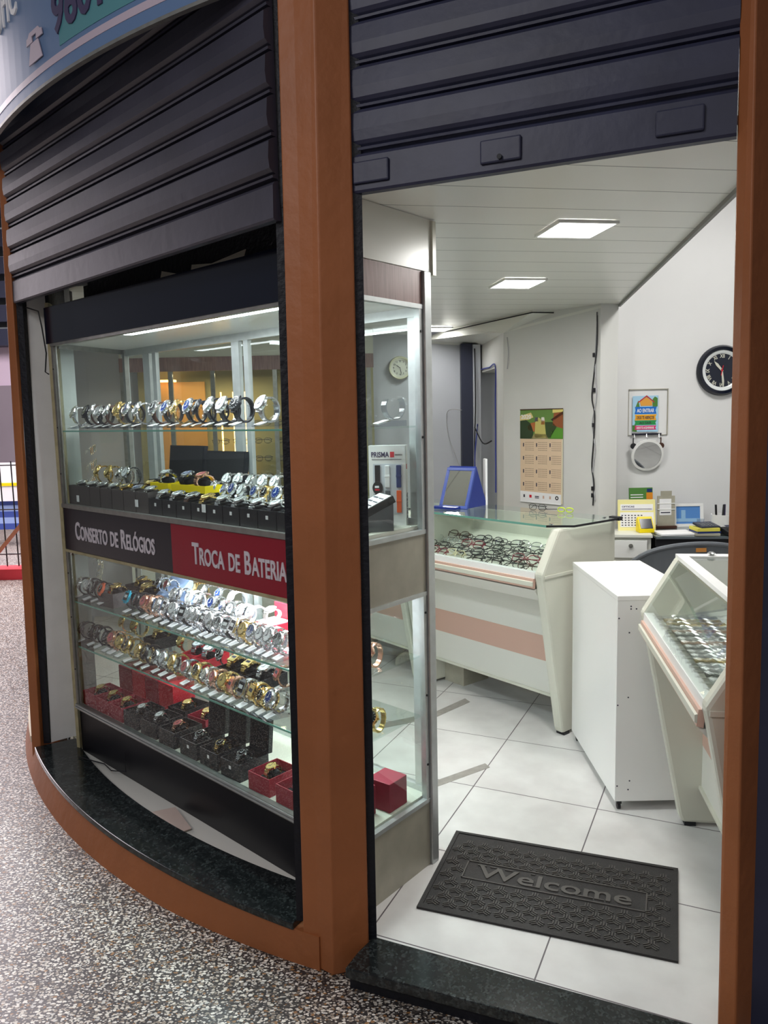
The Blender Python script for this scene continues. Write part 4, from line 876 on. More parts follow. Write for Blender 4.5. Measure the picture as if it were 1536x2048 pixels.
for row, (yy_, zt) in enumerate(((-.09,0),(-.015,0),(.065,0),(.15,0))):
    for i in range(7):
        c = seq[(k*7+row*3) % 20]; k += 1
        x = -.89+.130*i+(.04 if row % 2 else 0)+rnd.uniform(-.012,.012)
        if x > -.08: continue
        o = place(('gl', c), make_glasses(FR[c]), GW(x, yy_+rnd.uniform(-.01,.01), .781+DS*(yy_+.135)), GA+rnd.uniform(-.3,.3), f"{c}-rimmed folded eyeglasses, {ORD[i]} from left, {ORD[row]} row from front, in striped counter", 'eyeglasses', f"{c} eyeglasses in the glass counter", 1.3)
        o.rotation_euler.x = rnd.uniform(.6,.95)*-1
gp = place(('gl','black'), make_glasses(FR['black']), GW(-.42,.34,1.0075), GA+.1, 'black eyeglasses standing on the glass counter top below the wall calendar', 'eyeglasses', None, .85); lgscale = .8
lg = E('lime_eyeglasses', GW(-.30,.35,1.0075), GA+.3, 'lime green and black eyeglasses lying on the counter top', 'eyeglasses')
mb = MB(); 
for sg_ in (-1,1): mb.tube(rim(sg_*.030+.06,.024,.014,14), .004, 6, True, T(0,0,.018))
lg.scale = (.75,.75,.75); O('rim', mb, pm('lime_plastic', lin(190,215,30), .35), lg, smooth=True); mb = MB(); mb.tube([(.0,0,.02),(-.13,.01,.012)], .0025, 6); O('temple', mb, M['blk'], lg)

# blue easel mirror on the counter
em = E('easel_mirror', GW(-.83,.115,1.0065), GA+.25, 'blue framed easel mirror standing on the glass counter top', 'mirror')
F = RX_(-.42)
mb = MB()
mb.box(-.09,.09,0,.014,0,.018,F); mb.box(-.09,.09,0,.014,.222,.24,F); mb.box(-.09,-.072,0,.014,.018,.222,F); mb.box(.072,.09,0,.014,.018,.222,F); O('frame', mb, M['bluepl'], em, bevel=.002)
O('mirror_glass', MB().box(-.072,.072,.004,.008,.018,.222,F), M['mirror'], em)
mb = MB(); mb.side([(.02,0),(.235,0),(.118,.225),(.108,.215)], -.085, .085); O('cover', mb, M['bluedk'], em)
mb = MB(); mb.box(-.11,.05,-.05,.0,0,.012); O('base_flap', mb, M['bluedk'], em)
bk = MB().box(-.006,.006,0,.05,0,.26); o = O('white_folder', bk, M['paper']); o.location = GW(-.80,.355,1.0065); o.rotation_euler = (0,0,GA+1.0); tag(o, 'white folder standing upright behind the blue mirror', 'folder')

# ================================================================ WHITE CABINET ON WHEELS
wc = E('rolling_cabinet', (.857, 2.817, 0), 0, 'plain white laminate cabinet on small casters between the two glass counters', 'cabinet')
mb = MB(); mb.box(0,.30,0,.018,.038,.822); mb.box(0,.30,.662,.68,.038,.822); mb.box(0,.012,.018,.662,.038,.822); mb.box(.012,.30,.018,.662,.038,.056); O('body', mb, M['whitelam'], wc, bevel=.0012)
O('top', MB().box(-.001,.305,-.001,.681,.822,.840), M['whitelam'], wc, bevel=.0015)
for (x, y) in ((.02,.02),(.02,.65),(.27,.02),(.27,.65)):
    c = O('caster', MB().cyl(.013,-.006,.006,16,T(x,y,.0132) @ RY_(PI/2)).box(x-.009,x+.009,y-.012,y+.012,.024,.038), M['cable_k'], wc)
for x, z in ((.008,.10),(.05,.085),(.055,.12),(.006,.42),(.045,.45),(.045,.70),(.006,.755),(.05,.80),(.07,.79),(.05,.79)): O('screw', MB().cyl(.003,-.0012,.0,10,T(x,0,z) @ RX_(-PI/2) @ T(0,0,.0005)), M['ink'], wc)

# ================================================================ DOOR MAT
ma = math.atan2(2.419-2.687, .952-.239)
mt = E('door_mat', (.512, 2.335, .0005), ma, 'black rubber welcome mat with raised pattern on the white tiles', 'door mat')
mw, mh = .380, .235
O('base', MB().box(-mw,mw,-mh,mh,0,.004), M['rubber'], mt)
mb = MB(); mb.box(-mw,mw,-mh,-mh+.022,.004,.007); mb.box(-mw,mw,mh-.012,mh,.004,.007); mb.box(-mw,-mw+.014,-mh+.022,mh-.012,.004,.007); mb.box(mw-.014,mw,-mh+.022,mh-.012,.004,.007); O('border', mb, M['rubber'], mt)
fw_, fh = .290, .052
FY = .012
mb = MB(); t = .004
mb.box(-fw_,fw_,FY-fh,FY-fh+t,.004,.0075); mb.box(-fw_,fw_,FY+fh-t,FY+fh,.004,.0075); mb.box(-fw_,-fw_+t,FY-fh,FY+fh,.004,.0075); mb.box(fw_-t,fw_,FY-fh,FY+fh,.004,.0075); O('frame_line', mb, M['rubberl'], mt)
mb = MB(); P = .054; py = P*.72
j = 0; yv = -mh+.047
while yv < mh-.038:
    xv = -mw+.040+(P/2 if j % 2 else 0)
    while xv < mw-.038:
        if not (abs(xv) < fw_+.012 and abs(yv-FY) < fh+.010):
            for ang in (PI/2, PI/2+2*PI/3, PI/2+4*PI/3):
                for of in (-.008, 0, .008):
                    F = T(xv, yv, 0) @ RZ_(ang); mb.box(.004, .024 if of == 0 else .021, of-.0014, of+.0014, .004, .0072, F)
        xv += P
    yv += py; j += 1
O('relief_pattern', mb, M['rubberl'], mt)
# serif lettering
mb = MB()
vsW = text_geo('Welcome', .012, .03)
x0_ = min(v[0] for v in vsW[0]); x1_ = max(v[0] for v in vsW[0]); kx = .49/(x1_-x0_)
mb.add([((v[0]-(x0_+x1_)/2)*kx, v[1]*.092+FY-.032, .004+(v[2]+.03)*.06) for v in vsW[0]], vsW[1])
for sx_, yy2, ww in ((-.238,.034,.030),(-.196,.034,.030),(-.147,.034,.028),(-.068,.036,.014),(-.060,-.031,.028),(.088,-.031,.022),(.119,-.031,.022),(.152,-.031,.022)):
    mb.box(sx_-ww/2, sx_+ww/2, FY+yy2-.002, FY+yy2+.002, .004, .0075)
O('lettering', mb, M['rubberl'], mt)

# floor tapes
for i, (pts, lab) in enumerate((([(.184,3.091),(.418,3.249),(.434,3.209),(.18,3.034)],'grey tape strip on the floor tiles near the mat'),([(-.04,3.72),(.234,3.85),(.414,4.039),(.435,3.986),(.235,3.78),(-.03,3.66)],'grey tape strip on the floor tiles near the striped counter'),)):
    mb = MB(); n = len(pts); mb.prism(list(reversed(pts)), .0004, .0012); tag(O('floor_tape', mb, M['tape']), lab, 'tape')
mb = MB(); mb.prism([(-.30,3.0),(.06,3.06),(.06,3.02),(-.30,2.95)], .0004, .0012); tag(O('floor_tape', mb, M['tape']), 'grey tape strip on the floor seen through the case', 'tape')

# ================================================================ LIGHT PANELS
for i, (x, y, z, a_, b_) in enumerate(PANELS):
    lab = ['square led ceiling panel nearest the doorway','square led ceiling panel in the middle of the shop','square led ceiling panel far back beside the case post','added led ceiling panel hidden above the left part of the shop'][i]
    r = E('ceiling_light', (x, y, z), sy, lab, 'ceiling light', 'ceiling lights')
    O('diffuser', MB().box(-a_/2,a_/2,-b_/2,b_/2,-.008,-.002), M['led'], r)
    fr = MB(); w_ = .008
    for q in ((-a_/2-w_,a_/2+w_,-b_/2-w_,-b_/2),(-a_/2-w_,a_/2+w_,b_/2,b_/2+w_),(-a_/2-w_,-a_/2,-b_/2,b_/2),(a_/2,a_/2+w_,-b_/2,b_/2)): fr.box(*q,-.011,-.001)
    O('frame', fr, M['whitelam'], r)

# ================================================================ BACK WALL THINGS
def clock(loc, rz, R, label, rimm, innerm, facem, inkm, numerals, hands, sec=None):
    r = E('wall_clock', loc, rz, label, 'clock')
    W = RX_(PI/2)
    O('rim', MB().lathe([(R*.78,.0),(R,.0),(R,.012),(R*.93,.030),(R*.82,.026),(R*.78,.014)], 48, W, False), rimm, r, smooth=True)
    O('inner_ring', MB().lathe([(R*.66,.010),(R*.80,.010),(R*.80,.020),(R*.72,.018),(R*.66,.012)], 48, W, False), innerm, r, smooth=True)
    O('face', MB().lathe([(0,.004),(R*.8,.004),(R*.8,.009),(0,.009)], 48, W, False), facem, r)
    mb = MB()
    for k, s_ in enumerate(numerals):
        a_ = PI/2-(k+1)*PI/6; rr = R*.56
        roman = len(numerals[7]) > 1
        F = T(rr*math.cos(a_), -.0098, rr*math.sin(a_)) @ (RY_(-(a_-PI/2)) if roman else Matrix.Identity(4)) @ WALLX
        text(mb, s_, F @ T(0,-R*.06,0), R*.20, .8 if roman else 1, .02, .0008, center=True)
    O('numerals', mb, inkm, r)
    for nm, ang, ln, wd_ in hands:
        F = T(0,-.012,0) @ RY_(ang); mb = MB(); mb.prism([(-wd_,-.1*ln),(wd_,-.1*ln),(wd_*1.6,.62*ln),(0,ln),(-wd_*1.6,.62*ln)], 0, .001, F @ WALLX @ T(0,0,0)); O(nm, mb, inkm, r)
    if sec: mb = MB(); mb.box(-.002,.002,-.001,0,-.03,.03,T(0,-.014,0) @ RY_(.2)); mb.cyl(.006,0,.002,12,T(0,-.012,0) @ RX_(PI/2)); O('red_second_hand', mb, sec, r)
    return r
ROM = ['I','II','III','IIII','V','VI','VII','VIII','IX','X','XI','XII']
clock((2.046,4.748,1.746), 0, .150, 'round black wall clock with roman numerals partly behind the right column', M['blackgloss'], M['d_w'], pm('clock_face_dark', lin(40,44,56), .15), M['cream'], ROM, [('hour_hand', -.72, .075, .005), ('minute_hand', PI-.12, .105, .004)], M['brightred'])
clock((.146,5.985,1.877), 0, .088, 'round cream wall clock with small numerals on the back wall', pm('cream_plastic', lin(205,205,175), .4), M['cream'], pm('clock_face_cream', lin(212,214,200), .4), M['ink'], [str(i+1) for i in range(12)], [('hour_hand', -.95, .042, .0015), ('minute_hand', PI-.20, .055, .0012)])

# poster on patched wall
mb = MB(); X0, X1, Z0, Z1 = 1.492, 1.730, 1.368, 1.646
for q in ((X0,X1,Z1-.004,Z1),(X1-.004,X1,Z0,Z1)): mb.box(q[0],q[1],4.742,4.75,q[2],q[3])
mb.box(X0,X1,4.744,4.75,Z0,Z0+.003); mb.box(X0,X0+.002,4.746,4.75,Z0,Z1)
st('trim_11', mb, M['stone'], 'chipped plaster outline of a patch on the wall behind the desk')
ps = E('poster', (1.593, 4.742, 1.50), 0, 'small colourful welcome poster with a house and four coloured banners', 'poster')
def flat(r, name, pts, mat, lay): mb = MB(); mb.prism([(p[0], p[1]) for p in pts], 0, .0006, T(0,-.0006*lay,0) @ WALLX); return O(name, mb, mat, r)
cm = lambda n, *c: pm(n, lin(*c), .45)
flat(ps, 'sheet', [(-.078,-.108),(.078,-.112),(.076,.106),(-.078,.104)], cm('sky_print',170,210,235), 0)
flat(ps, 'house_print', [(-.03,.045),(.04,.045),(.04,.07),(.005,.097),(-.035,.07)], cm('house_print',225,160,70), 2)
flat(ps, 'roof_print', [(-.045,.062),(.005,.10),(.052,.062),(.052,.070),(.005,.108),(-.045,.070)], cm('roof_print',190,50,50), 3)
flat(ps, 'tree_print', [(.042,.04),(.072,.04),(.072,.09),(.055,.10),(.042,.085)], M['green'], 2); flat(ps, 'tree_print', [(-.06,.04),(-.035,.04),(-.045,.078)], M['green'], 2)
for i, (z, h, c, s_, tc_) in enumerate(((.018,.042,(30,110,200),'AO ENTRAR','paper'),(-.024,.034,(240,170,40),'DEUS TE ABENÇOE','ink'),(-.056,.026,(50,150,80),'AO SAIR','ink'),(-.086,.024,(215,50,110),'DEUS TE ACOMPANHE','paper'))):
    flat(ps, 'banner', [(-.066,z-h/2),(.066,z-h/2),(.060,z),(.068,z+h/2),(-.064,z+h/2),(-.060,z)], cm('banner_%d' % i, *c), 2)
    mb = MB(); text(mb, s_, T(0,-.0022,z-h*.28) @ WALLX, h*.75, 1, .02, .0004, width=.105 if i != 2 else .075, center=True); O('banner_lettering', mb, M[tc_], ps)
flat(ps, 'grass_print', [(-.078,-.108),(-.05,-.109),(-.055,-.07),(-.078,-.07)], M['green'], 1)
# key hooks
kh = E('key_rack', (1.60, 4.742, 1.375), 0, 'row of three small hooks with hanging keys below the poster', 'key rack')
O('rail', MB().box(-.09,.09,-.008,0,-.006,.006), M['chrome'], kh)
for x in (-.075,.0,.075): O('hook', MB().tube([(x,-.008,0),(x,-.016,-.02),(x,-.024,-.028),(x,-.03,-.018)], .0025, 6), M['chrome'], kh)
for x, c, lab in ((-.085,'cable_k','black key fob hanging from the left hook'),(.0,'chrome','steel keys hanging from the middle hook'),(.082,'brn','brown leather key fob hanging from the right hook')):
    o_ = O('hanging_keys', MB().lathe([(.004,0),(.018,.004),(.018,.012),(.004,.014)], 12, T(0,-.02,-.05) @ RX_(PI/2), True).bar((0,-.022,0),(0,-.022,-.05),.006,.004).bar((.004,-.022,-.04),(.012,-.022,-.09),.008,.003), M[c], None); o_.location = (1.60+x, 4.742, 1.355); tag(o_, lab, 'keys')
rm = E('round_mirror', (1.601, 4.722, 1.250), 0, 'round white rimmed mirror on the wall below the key hooks', 'mirror')
rm.rotation_euler = (.2, 0, 0)
O('rim', MB().lathe([(.083,0),(.097,0),(.097,.010),(.083,.012)], 40, RX_(PI/2), False), M['whitelam'], rm); O('mirror_glass', MB().lathe([(0,0),(.084,0),(.084,.008),(0,.008)], 40, RX_(PI/2), False), M['mirror'], rm)

# wall calendar
ca0 = Vector((1.096,4.724,0)); ca1 = Vector((.884,4.986,0)); cd = (ca0-ca1).normalized()
cal = E('wall_calendar', (.990-.0045, 4.855-.0045, 1.25), math.atan2(cd.y, cd.x), 'tall paper wall calendar with farm scene above twelve months', 'calendar')
W2 = .168
flat(cal, 'backing', [(-W2,-.29),(W2,-.29),(W2,.29),(-W2,.29)], M['creamcard'], 1)
flat(cal, 'picture', [(-W2,.107),(W2,.107),(W2,.29),(-W2,.29)], cm('picture_green',104,140,70), 3)
for nm, pts, c in (('hill',[(-W2,.25),(-.08,.27),(-.06,.24),(-.1,.225),(-W2,.22)],(225,205,140)),('hedge',[(-W2,.107),(-.07,.107),(-.06,.15),(-.08,.20),(-.12,.225),(-W2,.22)],(50,70,45)),
    ('barn',[(.09,.19),(W2,.17),(W2,.27),(.10,.265)],(150,85,50)),('barn_roof',[(.075,.225),(.09,.215),(W2,.255),(W2,.275)],(60,50,50)),('brown_shape',[(-.10,.16),(-.05,.15),(-.045,.21),(-.08,.205),(-.11,.18)],(180,105,60)),
    ('straw',[(-.05,.115),(.04,.115),(.03,.21),(-.02,.24),(-.045,.21)],(200,190,110)),('dark_bush',[(.045,.115),(.075,.115),(.12,.18),(.09,.21),(.03,.21)],(55,75,40)),('green_bush',[(.075,.11),(W2,.11),(W2,.17),(.13,.175),(.08,.15)],(90,150,50)),
    ('path',[(-.08,.108),(.06,.108),(.04,.135),(-.05,.14)],(150,140,95)),('pale_cloud',[(.09,.265),(W2,.27),(W2,.288),(.09,.288)],(220,205,120)),('grey_cap',[(-.05,.215),(-.02,.215),(-.025,.24),(-.045,.24)],(90,90,105)),('white_cap',[(.0,.215),(.03,.215),(.025,.24),(.005,.24)],(235,230,220)),('face_shape',[(.0,.195),(.028,.195),(.03,.222),(.005,.222)],(215,135,80))):
    flat(cal, nm, pts, cm('print_'+nm, *c), 5)
mb = MB(); text(mb, '2020', T(-W2+.008,-.0042,.232) @ WALLX, .036, 1, .02, .0005, width=.082); O('year_lettering', mb, M['paper'], cal)
flat(cal, 'month_sheet', [(-W2+.002,-.285),(W2-.012,-.285),(W2-.008,.107),(-W2,.107)], cm('beige_sheet',226,200,170), 2)
flat(cal, 'logo_strip', [(-W2,-.292),(W2-.012,-.292),(W2-.012,-.232),(-W2,-.225)], M['paper'], 3)
mb = MB(); mb2 = MB()
for c in range(3):
    for r_ in range(4):
        cx_, cz_ = -.128+.106*c, .092-.083*r_
        mb2.box(-.012+cx_-.005, cx_-.009, -.0026, -.0020, cz_-.035, cz_-.012)
        for a_ in range(7):
            for b_ in range(5): mb.box(cx_+.0105*a_, cx_+.0105*a_+.0055, -.0026, -.0020, cz_-.010-.012*b_, cz_-.006-.012*b_)
O('date_grid', mb, pm('pale_brown_ink', lin(150,128,110), .6), cal); O('month_names', mb2, M['ink'], cal)
for i, c in enumerate(('ink','brightred','ink','peach','peach','cable_k')):
    x = -.135+.052*i; mb = MB()
    if i == 5: mb.lathe([(.006,0),(.013,0),(.013,.0006),(.006,.0006)], 16, T(x,-.0026,-.255) @ RX_(PI/2), False)
    elif i == 2: mb.box(x-.016,x+.016,-.0032,-.0026,-.258,-.252); mb.box(x-.016,x+.016,-.0032,-.0026,-.266,-.261)
    else: mb.box(x-.009 if i == 1 else x-.006, x+.009 if i == 1 else x+.006, -.0032,-.0026,-.265,-.247)
    O('printed_logo', mb, M[c], cal)
O('hanging_strip', MB().box(-W2,W2,-.005,-.001,.286,.292), M['brn'], cal); O('bottom_strip', MB().box(-W2,W2-.012,-.004,-.001,-.296,-.291), M['paper'], cal)

# cables on the walls
def cable(name, pts, r_, mat, label, group=None):
    mb = MB(); P = [Vector(p) for p in pts]; Q = []
    for i in range(len(P)-1):
        p0, p1, p2, p3 = P[max(i-1,0)], P[i], P[i+1], P[min(i+2,len(P)-1)]
        for k_ in range(6):
            t_ = k_/6; Q.append(.5*((2*p1)+(-p0+p2)*t_+(2*p0-5*p1+4*p2-p3)*t_*t_+(-p0+3*p1-3*p2+p3)*t_**3))
    Q.append(P[-1]); mb.tube(Q, r_, 6); o = O(name, mb, M[mat], smooth=True); return tag(o, label, 'cable', group)
wx_, wy_ = 1.257, 4.526
def WC(t_, z, off=.008): return (wx_-.63*t_-.777*off, wy_+.777*t_-.63*off, z)
rnd2 = random.Random(2)
cable('wall_cable', [WC(.02,2.08),WC(.02,1.9),WC(.035,1.75),WC(.05,1.6),WC(.03,1.5),WC(.035,1.35),WC(.045,1.2),WC(.03,1.1),WC(.035,.97)], .004, 'cable_k', 'black cable running down the corner beside the pillar', 'cables in the corner')
cable('wall_cable', [WC(.018,2.08),WC(.03,1.8),WC(.02,1.6),WC(.045,1.45),WC(.025,1.3),WC(.04,1.15),WC(.02,1.0)], .003, 'cable_w', 'grey cable running down the corner beside the pillar')
for z, zn in ((1.84,'topmost'),(1.64,'second from top'),(1.44,'middle'),(1.07,'second lowest'),(1.03,'lowest')): o = O('cable_clip', MB().box(-.008,.008,-.006,.006,-.012,.012), M['cable_k']); o.location = WC(.036,z,.01); tag(o, zn+' small black clip on the corner cable', 'clip', 'clips on the corner cables')
cable('wall_cable', [WC(.70,2.0),WC(.69,1.9),WC(.70,1.8)], .003, 'cable_w', 'short loose grey cable end hanging near the ceiling')
def NC(t_, z, off=.01): return (.791-.041*t_-off, 5.10+.9*t_, z)
cable('blue_cable', [NC(.25,.98),NC(.25,1.3),NC(.25,1.6),NC(.25,1.835),NC(.5,1.84),NC(.8,1.845),NC(.985,1.83),NC(.985,1.6),(.71,5.86,1.4),(.69,5.84,1.2),(.69,5.84,1.0)], .005, 'cable_b', 'blue cable framing the narrow open doorway')
cable('sagging_cable', [(.69,5.84,1.42),(.72,5.6,1.31),(.76,5.45,1.33)], .005, 'cable_k', 'black cable sagging across the narrow doorway')
cable('thin_wall_cable', [(.60,5.89,1.55),(.50,5.98,1.54),(.51,5.98,1.35),(.59,5.89,1.10)], .003, 'cable_w', 'thin pale cable looping beside the dark post')
cable('post_cable', [(.697,5.87,2.0),(.70,5.86,1.6),(.69,5.85,1.3),(.695,5.86,.95)], .005, 'cable_k', 'black cable running down the dark post')

# ================================================================ DESK CORNER
du = E('drawer_unit', (1.275, 4.31, 0), -.22, 'white drawer unit with round knob beside the desk', 'drawer unit')
mb = MB(); mb.box(0,.21,.02,.225,0,.815); O('body', mb, M['whitelam2'], du, bevel=.002)
O('top', MB().box(-.006,.216,0,.23,.815,.832), M['whitelam2'], du, bevel=.002)
for i in range(3):
    z = .70-.17*i; d_ = O('drawer', MB().box(.012,.188,.004,.02,z,z+.10 if i == 0 else z+.14), M['whitelam'], du, bevel=.002)
    O('knob', MB().lathe([(.0,0),(.012,.001),(.012,.006),(.005,.008),(.005,.014)], 16, T(.10,.004-.012,z+.07) @ RX_(-PI/2), True), M['alud'], d_)
dk = E('desk', (1.507, 4.265, 0), -.12, 'black framed desk with glass top against the right back wall', 'desk')
O('top', MB().box(0,1.2,0,.42,.808,.818), M['greyplastic'], dk); O('glass_plate', MB().box(-.005,1.205,-.005,.42,.818,.823), M['glassg'], dk)
O('frame', MB().box(0,1.2,.01,.03,.765,.808).box(0,1.2,.39,.41,.765,.808), M['cable_k'], dk)
for x in (.01,1.16): 
    for y in (.01,.38): O('leg', MB().box(x,x+.03,y,y+.03,0,.765), M['cable_k'], dk)
O('under_shelf', MB().box(.03,1.16,.06,.39,.60,.615), M['blackmat'], dk); O('back_board', MB().box(.03,1.16,.385,.395,.2,.765), M['blackmat'], dk)
# plastic chair
ch = E('plastic_chair', (1.575, 3.86, 0), 0, 'grey plastic armchair with orange sticker, backrest towards the doorway', 'chair')
def backr():
    mb = MB(); n = 24; v = []
    for i in range(n+1):
        u = -1+2*i/n; x = .33*u; zt = .862-.075*u*u-(.05*abs(u)**6); yb = .10*u*u
        for (yy_, z) in ((-.014, .46), (-.014-.02, zt), (.006-.02, zt), (.012, .46)): v.append((x*(1 if z > .5 else .82), yy_+yb, z))
    f = []
    for i in range(n):
        for k_ in range(4): f.append((i*4+k_, i*4+(k_+1)%4, (i+1)*4+(k_+1)%4, (i+1)*4+k_))
    f += [(3,2,1,0),(n*4,n*4+1,n*4+2,n*4+3)]
    return mb.add(v, f)
O('backrest', backr(), M['greyplastic'], ch, bevel=.004)
mb = MB(); n = 24; pts = []
for i in range(n+1): u = -1+2*i/n; pts.append((.33*u, -.030+.10*u*u, .852-.075*u*u-.05*abs(u)**6))
mb.tube(pts, .012, 8); O('backrest_rim', mb, M['greyplastic'], ch, smooth=True)
O('seat', MB().box(-.24,.24,.0,.28,.42,.445), M['greyplastic'], ch, bevel=.01)
for x in (-.23,.20):
    for y in (.0,.24): mb = MB(); mb.bar((x+.015,y+.015,.43),(x*1.1+.015,y+(-.03 if y < .1 else .03)+.01,0),.035,.03); O('leg', mb, M['greyplastic'], ch)
for sg_ in (-1,1): mb = MB(); mb.tube([(sg_*.27,.06,.66),(sg_*.285,.18,.65),(sg_*.275,.28,.62),(sg_*.25,.28,.43)], .015, 8); O('armrest', mb, M['greyplastic'], ch, smooth=True)
mb = MB(); mb.box(-.026,.026,-.0015,0,0,.020,T(0.0,-.0365,.812)); O('sticker', mb, pm('orange_sticker', lin(205,140,70), .5), ch, label='orange sticker on the backrest')
# things on the drawer unit and desk
cb = E('desk_calendar', (1.455, 4.44, .832), -.12, 'cream standing desk calendar with purple heading on the drawer unit', 'calendar')
F = RX_(-.18); mb = MB(); mb.box(-.105,.105,0,.003,0,.178,F); O('stand_board', mb, pm('pale_yellow_card', lin(238,230,160), .6), cb)
O('back_leg', MB().box(-.10,.10,.09,.093,0,.155,RX_(.30)), M['creamcard'], cb)
O('month_page', MB().box(-.092,.095,-.0012,0,.02,.105,F), M['paper'], cb); O('heading_page', MB().box(-.090,.092,-.0012,0,.115,.152,F), M['paper'], cb)
mb = MB()
for a_ in range(7):
    for b_ in range(5): mb.box(-.085+.018*a_, -.085+.018*a_+.009, -.002,-.0012,.028+.014*b_,.034+.014*b_,F)
O('dates', mb, M['ink'], cb)
mb = MB(); text(mb, 'OFTICAS', F @ T(-.082,-.0013,.133) @ WALLX, .014, 1, .02, .0005, width=.07); mb.box(-.082,.085,-.002,-.0012,.122,.125,F); O('heading_lettering', mb, M['plum'], cb)
gb = E('green_booklet', (1.55, 4.64, .8235), 0, 'green and orange booklet standing behind the desk calendar', 'booklet')
O('cover', MB().box(-.072,.068,0,.012,0,.235,RX_(-.1)), M['green'], gb); O('orange_panel', MB().box(.030,.068,-.001,0,.0,.205,RX_(-.1)), pm('orange_print', lin(220,140,40), .5), gb); O('blue_panel', MB().box(.034,.064,-.001,0,.208,.228,RX_(-.1)), M['blu'], gb)
mb = MB()
for z in (.175,.190): mb.box(-.065,.01,-.001,0,z,z+.005,RX_(-.1))
O('white_print', mb, M['paper'], gb)
yd = E('yellow_device', (1.48, 4.37, .832), 0, 'small yellow box with dark screen on the corner of the drawer unit', 'device')
O('body', MB().side([(-.03,0),(.04,0),(.04,.07),(.02,.088),(-.03,.022)], -.042, .042), M['yellowbox'], yd, bevel=.003); O('screen', MB().box(-.034,.034,-.002,0,.004,.066,T(0,-.0312,.022) @ RX_(-math.atan2(.05,.066))), M['blackgloss'], yd)
pay = E('notice_holder', (1.672, 4.58, .823), 0, 'beige upright holder with blank white payment notice taped on', 'notice')
O('board', MB().box(-.05,.055,0,.004,.012,.19,RX_(-.06)), M['stone'], pay); O('foot', MB().box(-.065,.06,-.02,.05,0,.012), M['brn'], pay); O('notice', MB().box(-.037,.033,-.0015,0,.075,.172,RX_(-.06)), M['paper'], pay)
mb = MB(); mb.box(-.03,.026,-.0025,-.0015,.088,.094,RX_(-.06)); O('notice_line', mb, M['ink'], pay); O('tape', MB().box(-.05,.055,-.003,-.0015,.142,.147,RX_(-.06)).box(-.05,.055,-.003,-.0015,.107,.112,RX_(-.06)), M['whitelam'], pay)
o_ = O('pinned_tag', MB().box(-.035,.03,0,.003,0,.03), M['stone']); o_.location = (1.68,4.60,1.025); tag(o_, 'small grey card with a heart above the payment notice', 'card'); o_.location = (1.68,4.597,1.011)
pf_ = E('photo_frame', (1.815, 4.60, .823), -.05, 'white photo frame with blue seaside picture on the desk', 'photo frame')
F = RX_(-.12)
O('frame', MB().box(-.09,.09,0,.012,0,.018,F).box(-.09,.09,0,.012,.122,.138,F).box(-.09,-.070,0,.012,.018,.122,F).box(.070,.09,0,.012,.018,.122,F), M['whitelam'], pf_, bevel=.001)
O('picture', MB().box(-.070,.070,.004,.008,.018,.122,F), pm('blue_picture', lin(90,140,205), .3), pf_); O('picture_detail', MB().box(-.07,.07,.003,.004,.03,.05,F).box(-.04,-.015,.003,.004,.05,.10,F), pm('pale_blue_picture', lin(150,190,225), .3), pf_)
for i, (dx, dz, w_, d_, h_, mt2, rz_, nm, lab) in enumerate(((.04,0,.20,.15,.010,'paper',.05,'paper_pile','pile of white papers on the front of the desk'),(.22,0,.13,.16,.012,'stone',-.1,'grey_booklet','grey booklet under the yellow notebooks'),(.23,.0125,.13,.12,.010,'blu',.02,'blue_notebook','dark blue notebook under the yellow ones'),(.228,.023,.125,.12,.018,'yellowbox',0,'yellow_notebook','yellow notebook under the calculator'))):
    o_ = O(nm, MB().box(0,w_,0,d_,0,h_), M[mt2] if nm != 'yellow_notebook' else pm('pale_yellow_cover', lin(225,215,90), .5), bevel=.001); o_.location = (1.50+dx, 4.25 if i else 4.27, .8235+dz); o_.rotation_euler = (0,0,rz_); tag(o_, lab, 'papers' if i == 0 else 'notebook')
cc = E('calculator', (1.80, 4.31, .868), .15, 'dark grey calculator resting on the yellow notebook', 'calculator')
O('body', MB().box(-.055,.055,-.05,.05,0,.012,RX_(.15)), M['darkpost'], cc, bevel=.002)
for i in range(5):
    for j in range(4): O('key', MB().box(-.046+.019*i,-.046+.019*i+.014,-.042+.016*j,-.042+.016*j+.010,.012,.015,RX_(.15)), M['greyplastic'], cc)
pc = E('pen_cup', (1.935, 4.42, .8235), 0, 'large white cylinder holding pens beside the right column', 'container')
O('body', MB().lathe([(.0,0),(.058,0),(.060,.095),(.054,.095),(.052,.01),(0,.01)], 32), M['whitelam'], pc, smooth=True)
O('black_rim', MB().lathe([(.0605,-.0),(.062,.0),(.062,.006),(.0605,.006)], 32, None, False), M['cable_k'], pc)
for i, (x, y, c) in enumerate(((0,0,'cable_k'),(.02,.015,'plum'),(-.02,.02,'cable_k'))):
    o_ = O('pen', MB().cyl(.006,0,.14,10), M[c]); o_.location = (1.935+x, 4.42+y, .834); o_.rotation_euler = (.08*(i-1), .1*(1-i), 0); tag(o_, ['black pen standing upright in the white cylinder','purple pen leaning in the white cylinder','black pen leaning left in the white cylinder'][i], 'pen')
tm = E('card_terminal', (1.925, 4.27, .8235), .2, 'black desk gadget lying in front of the white cylinder', 'card terminal')
O('body', MB().side([(-.04,0),(.05,0),(.05,.04),(-.04,.018)], -.04, .04), M['cable_k'], tm, bevel=.004); O('screen', MB().box(-.028,.028,.012,.04,.0415,.0425,RX_(.24)), M['darkpost'], tm)
mg = E('clear_cup', (1.845, 4.50, .8235), 0, 'small clear cup on the desk beside the photo frame', 'cup'); O('body', MB().lathe([(0,0),(.018,0),(.022,.06),(.020,.06),(.016,.003),(0,.003)], 20), M['clear'], mg, smooth=True)

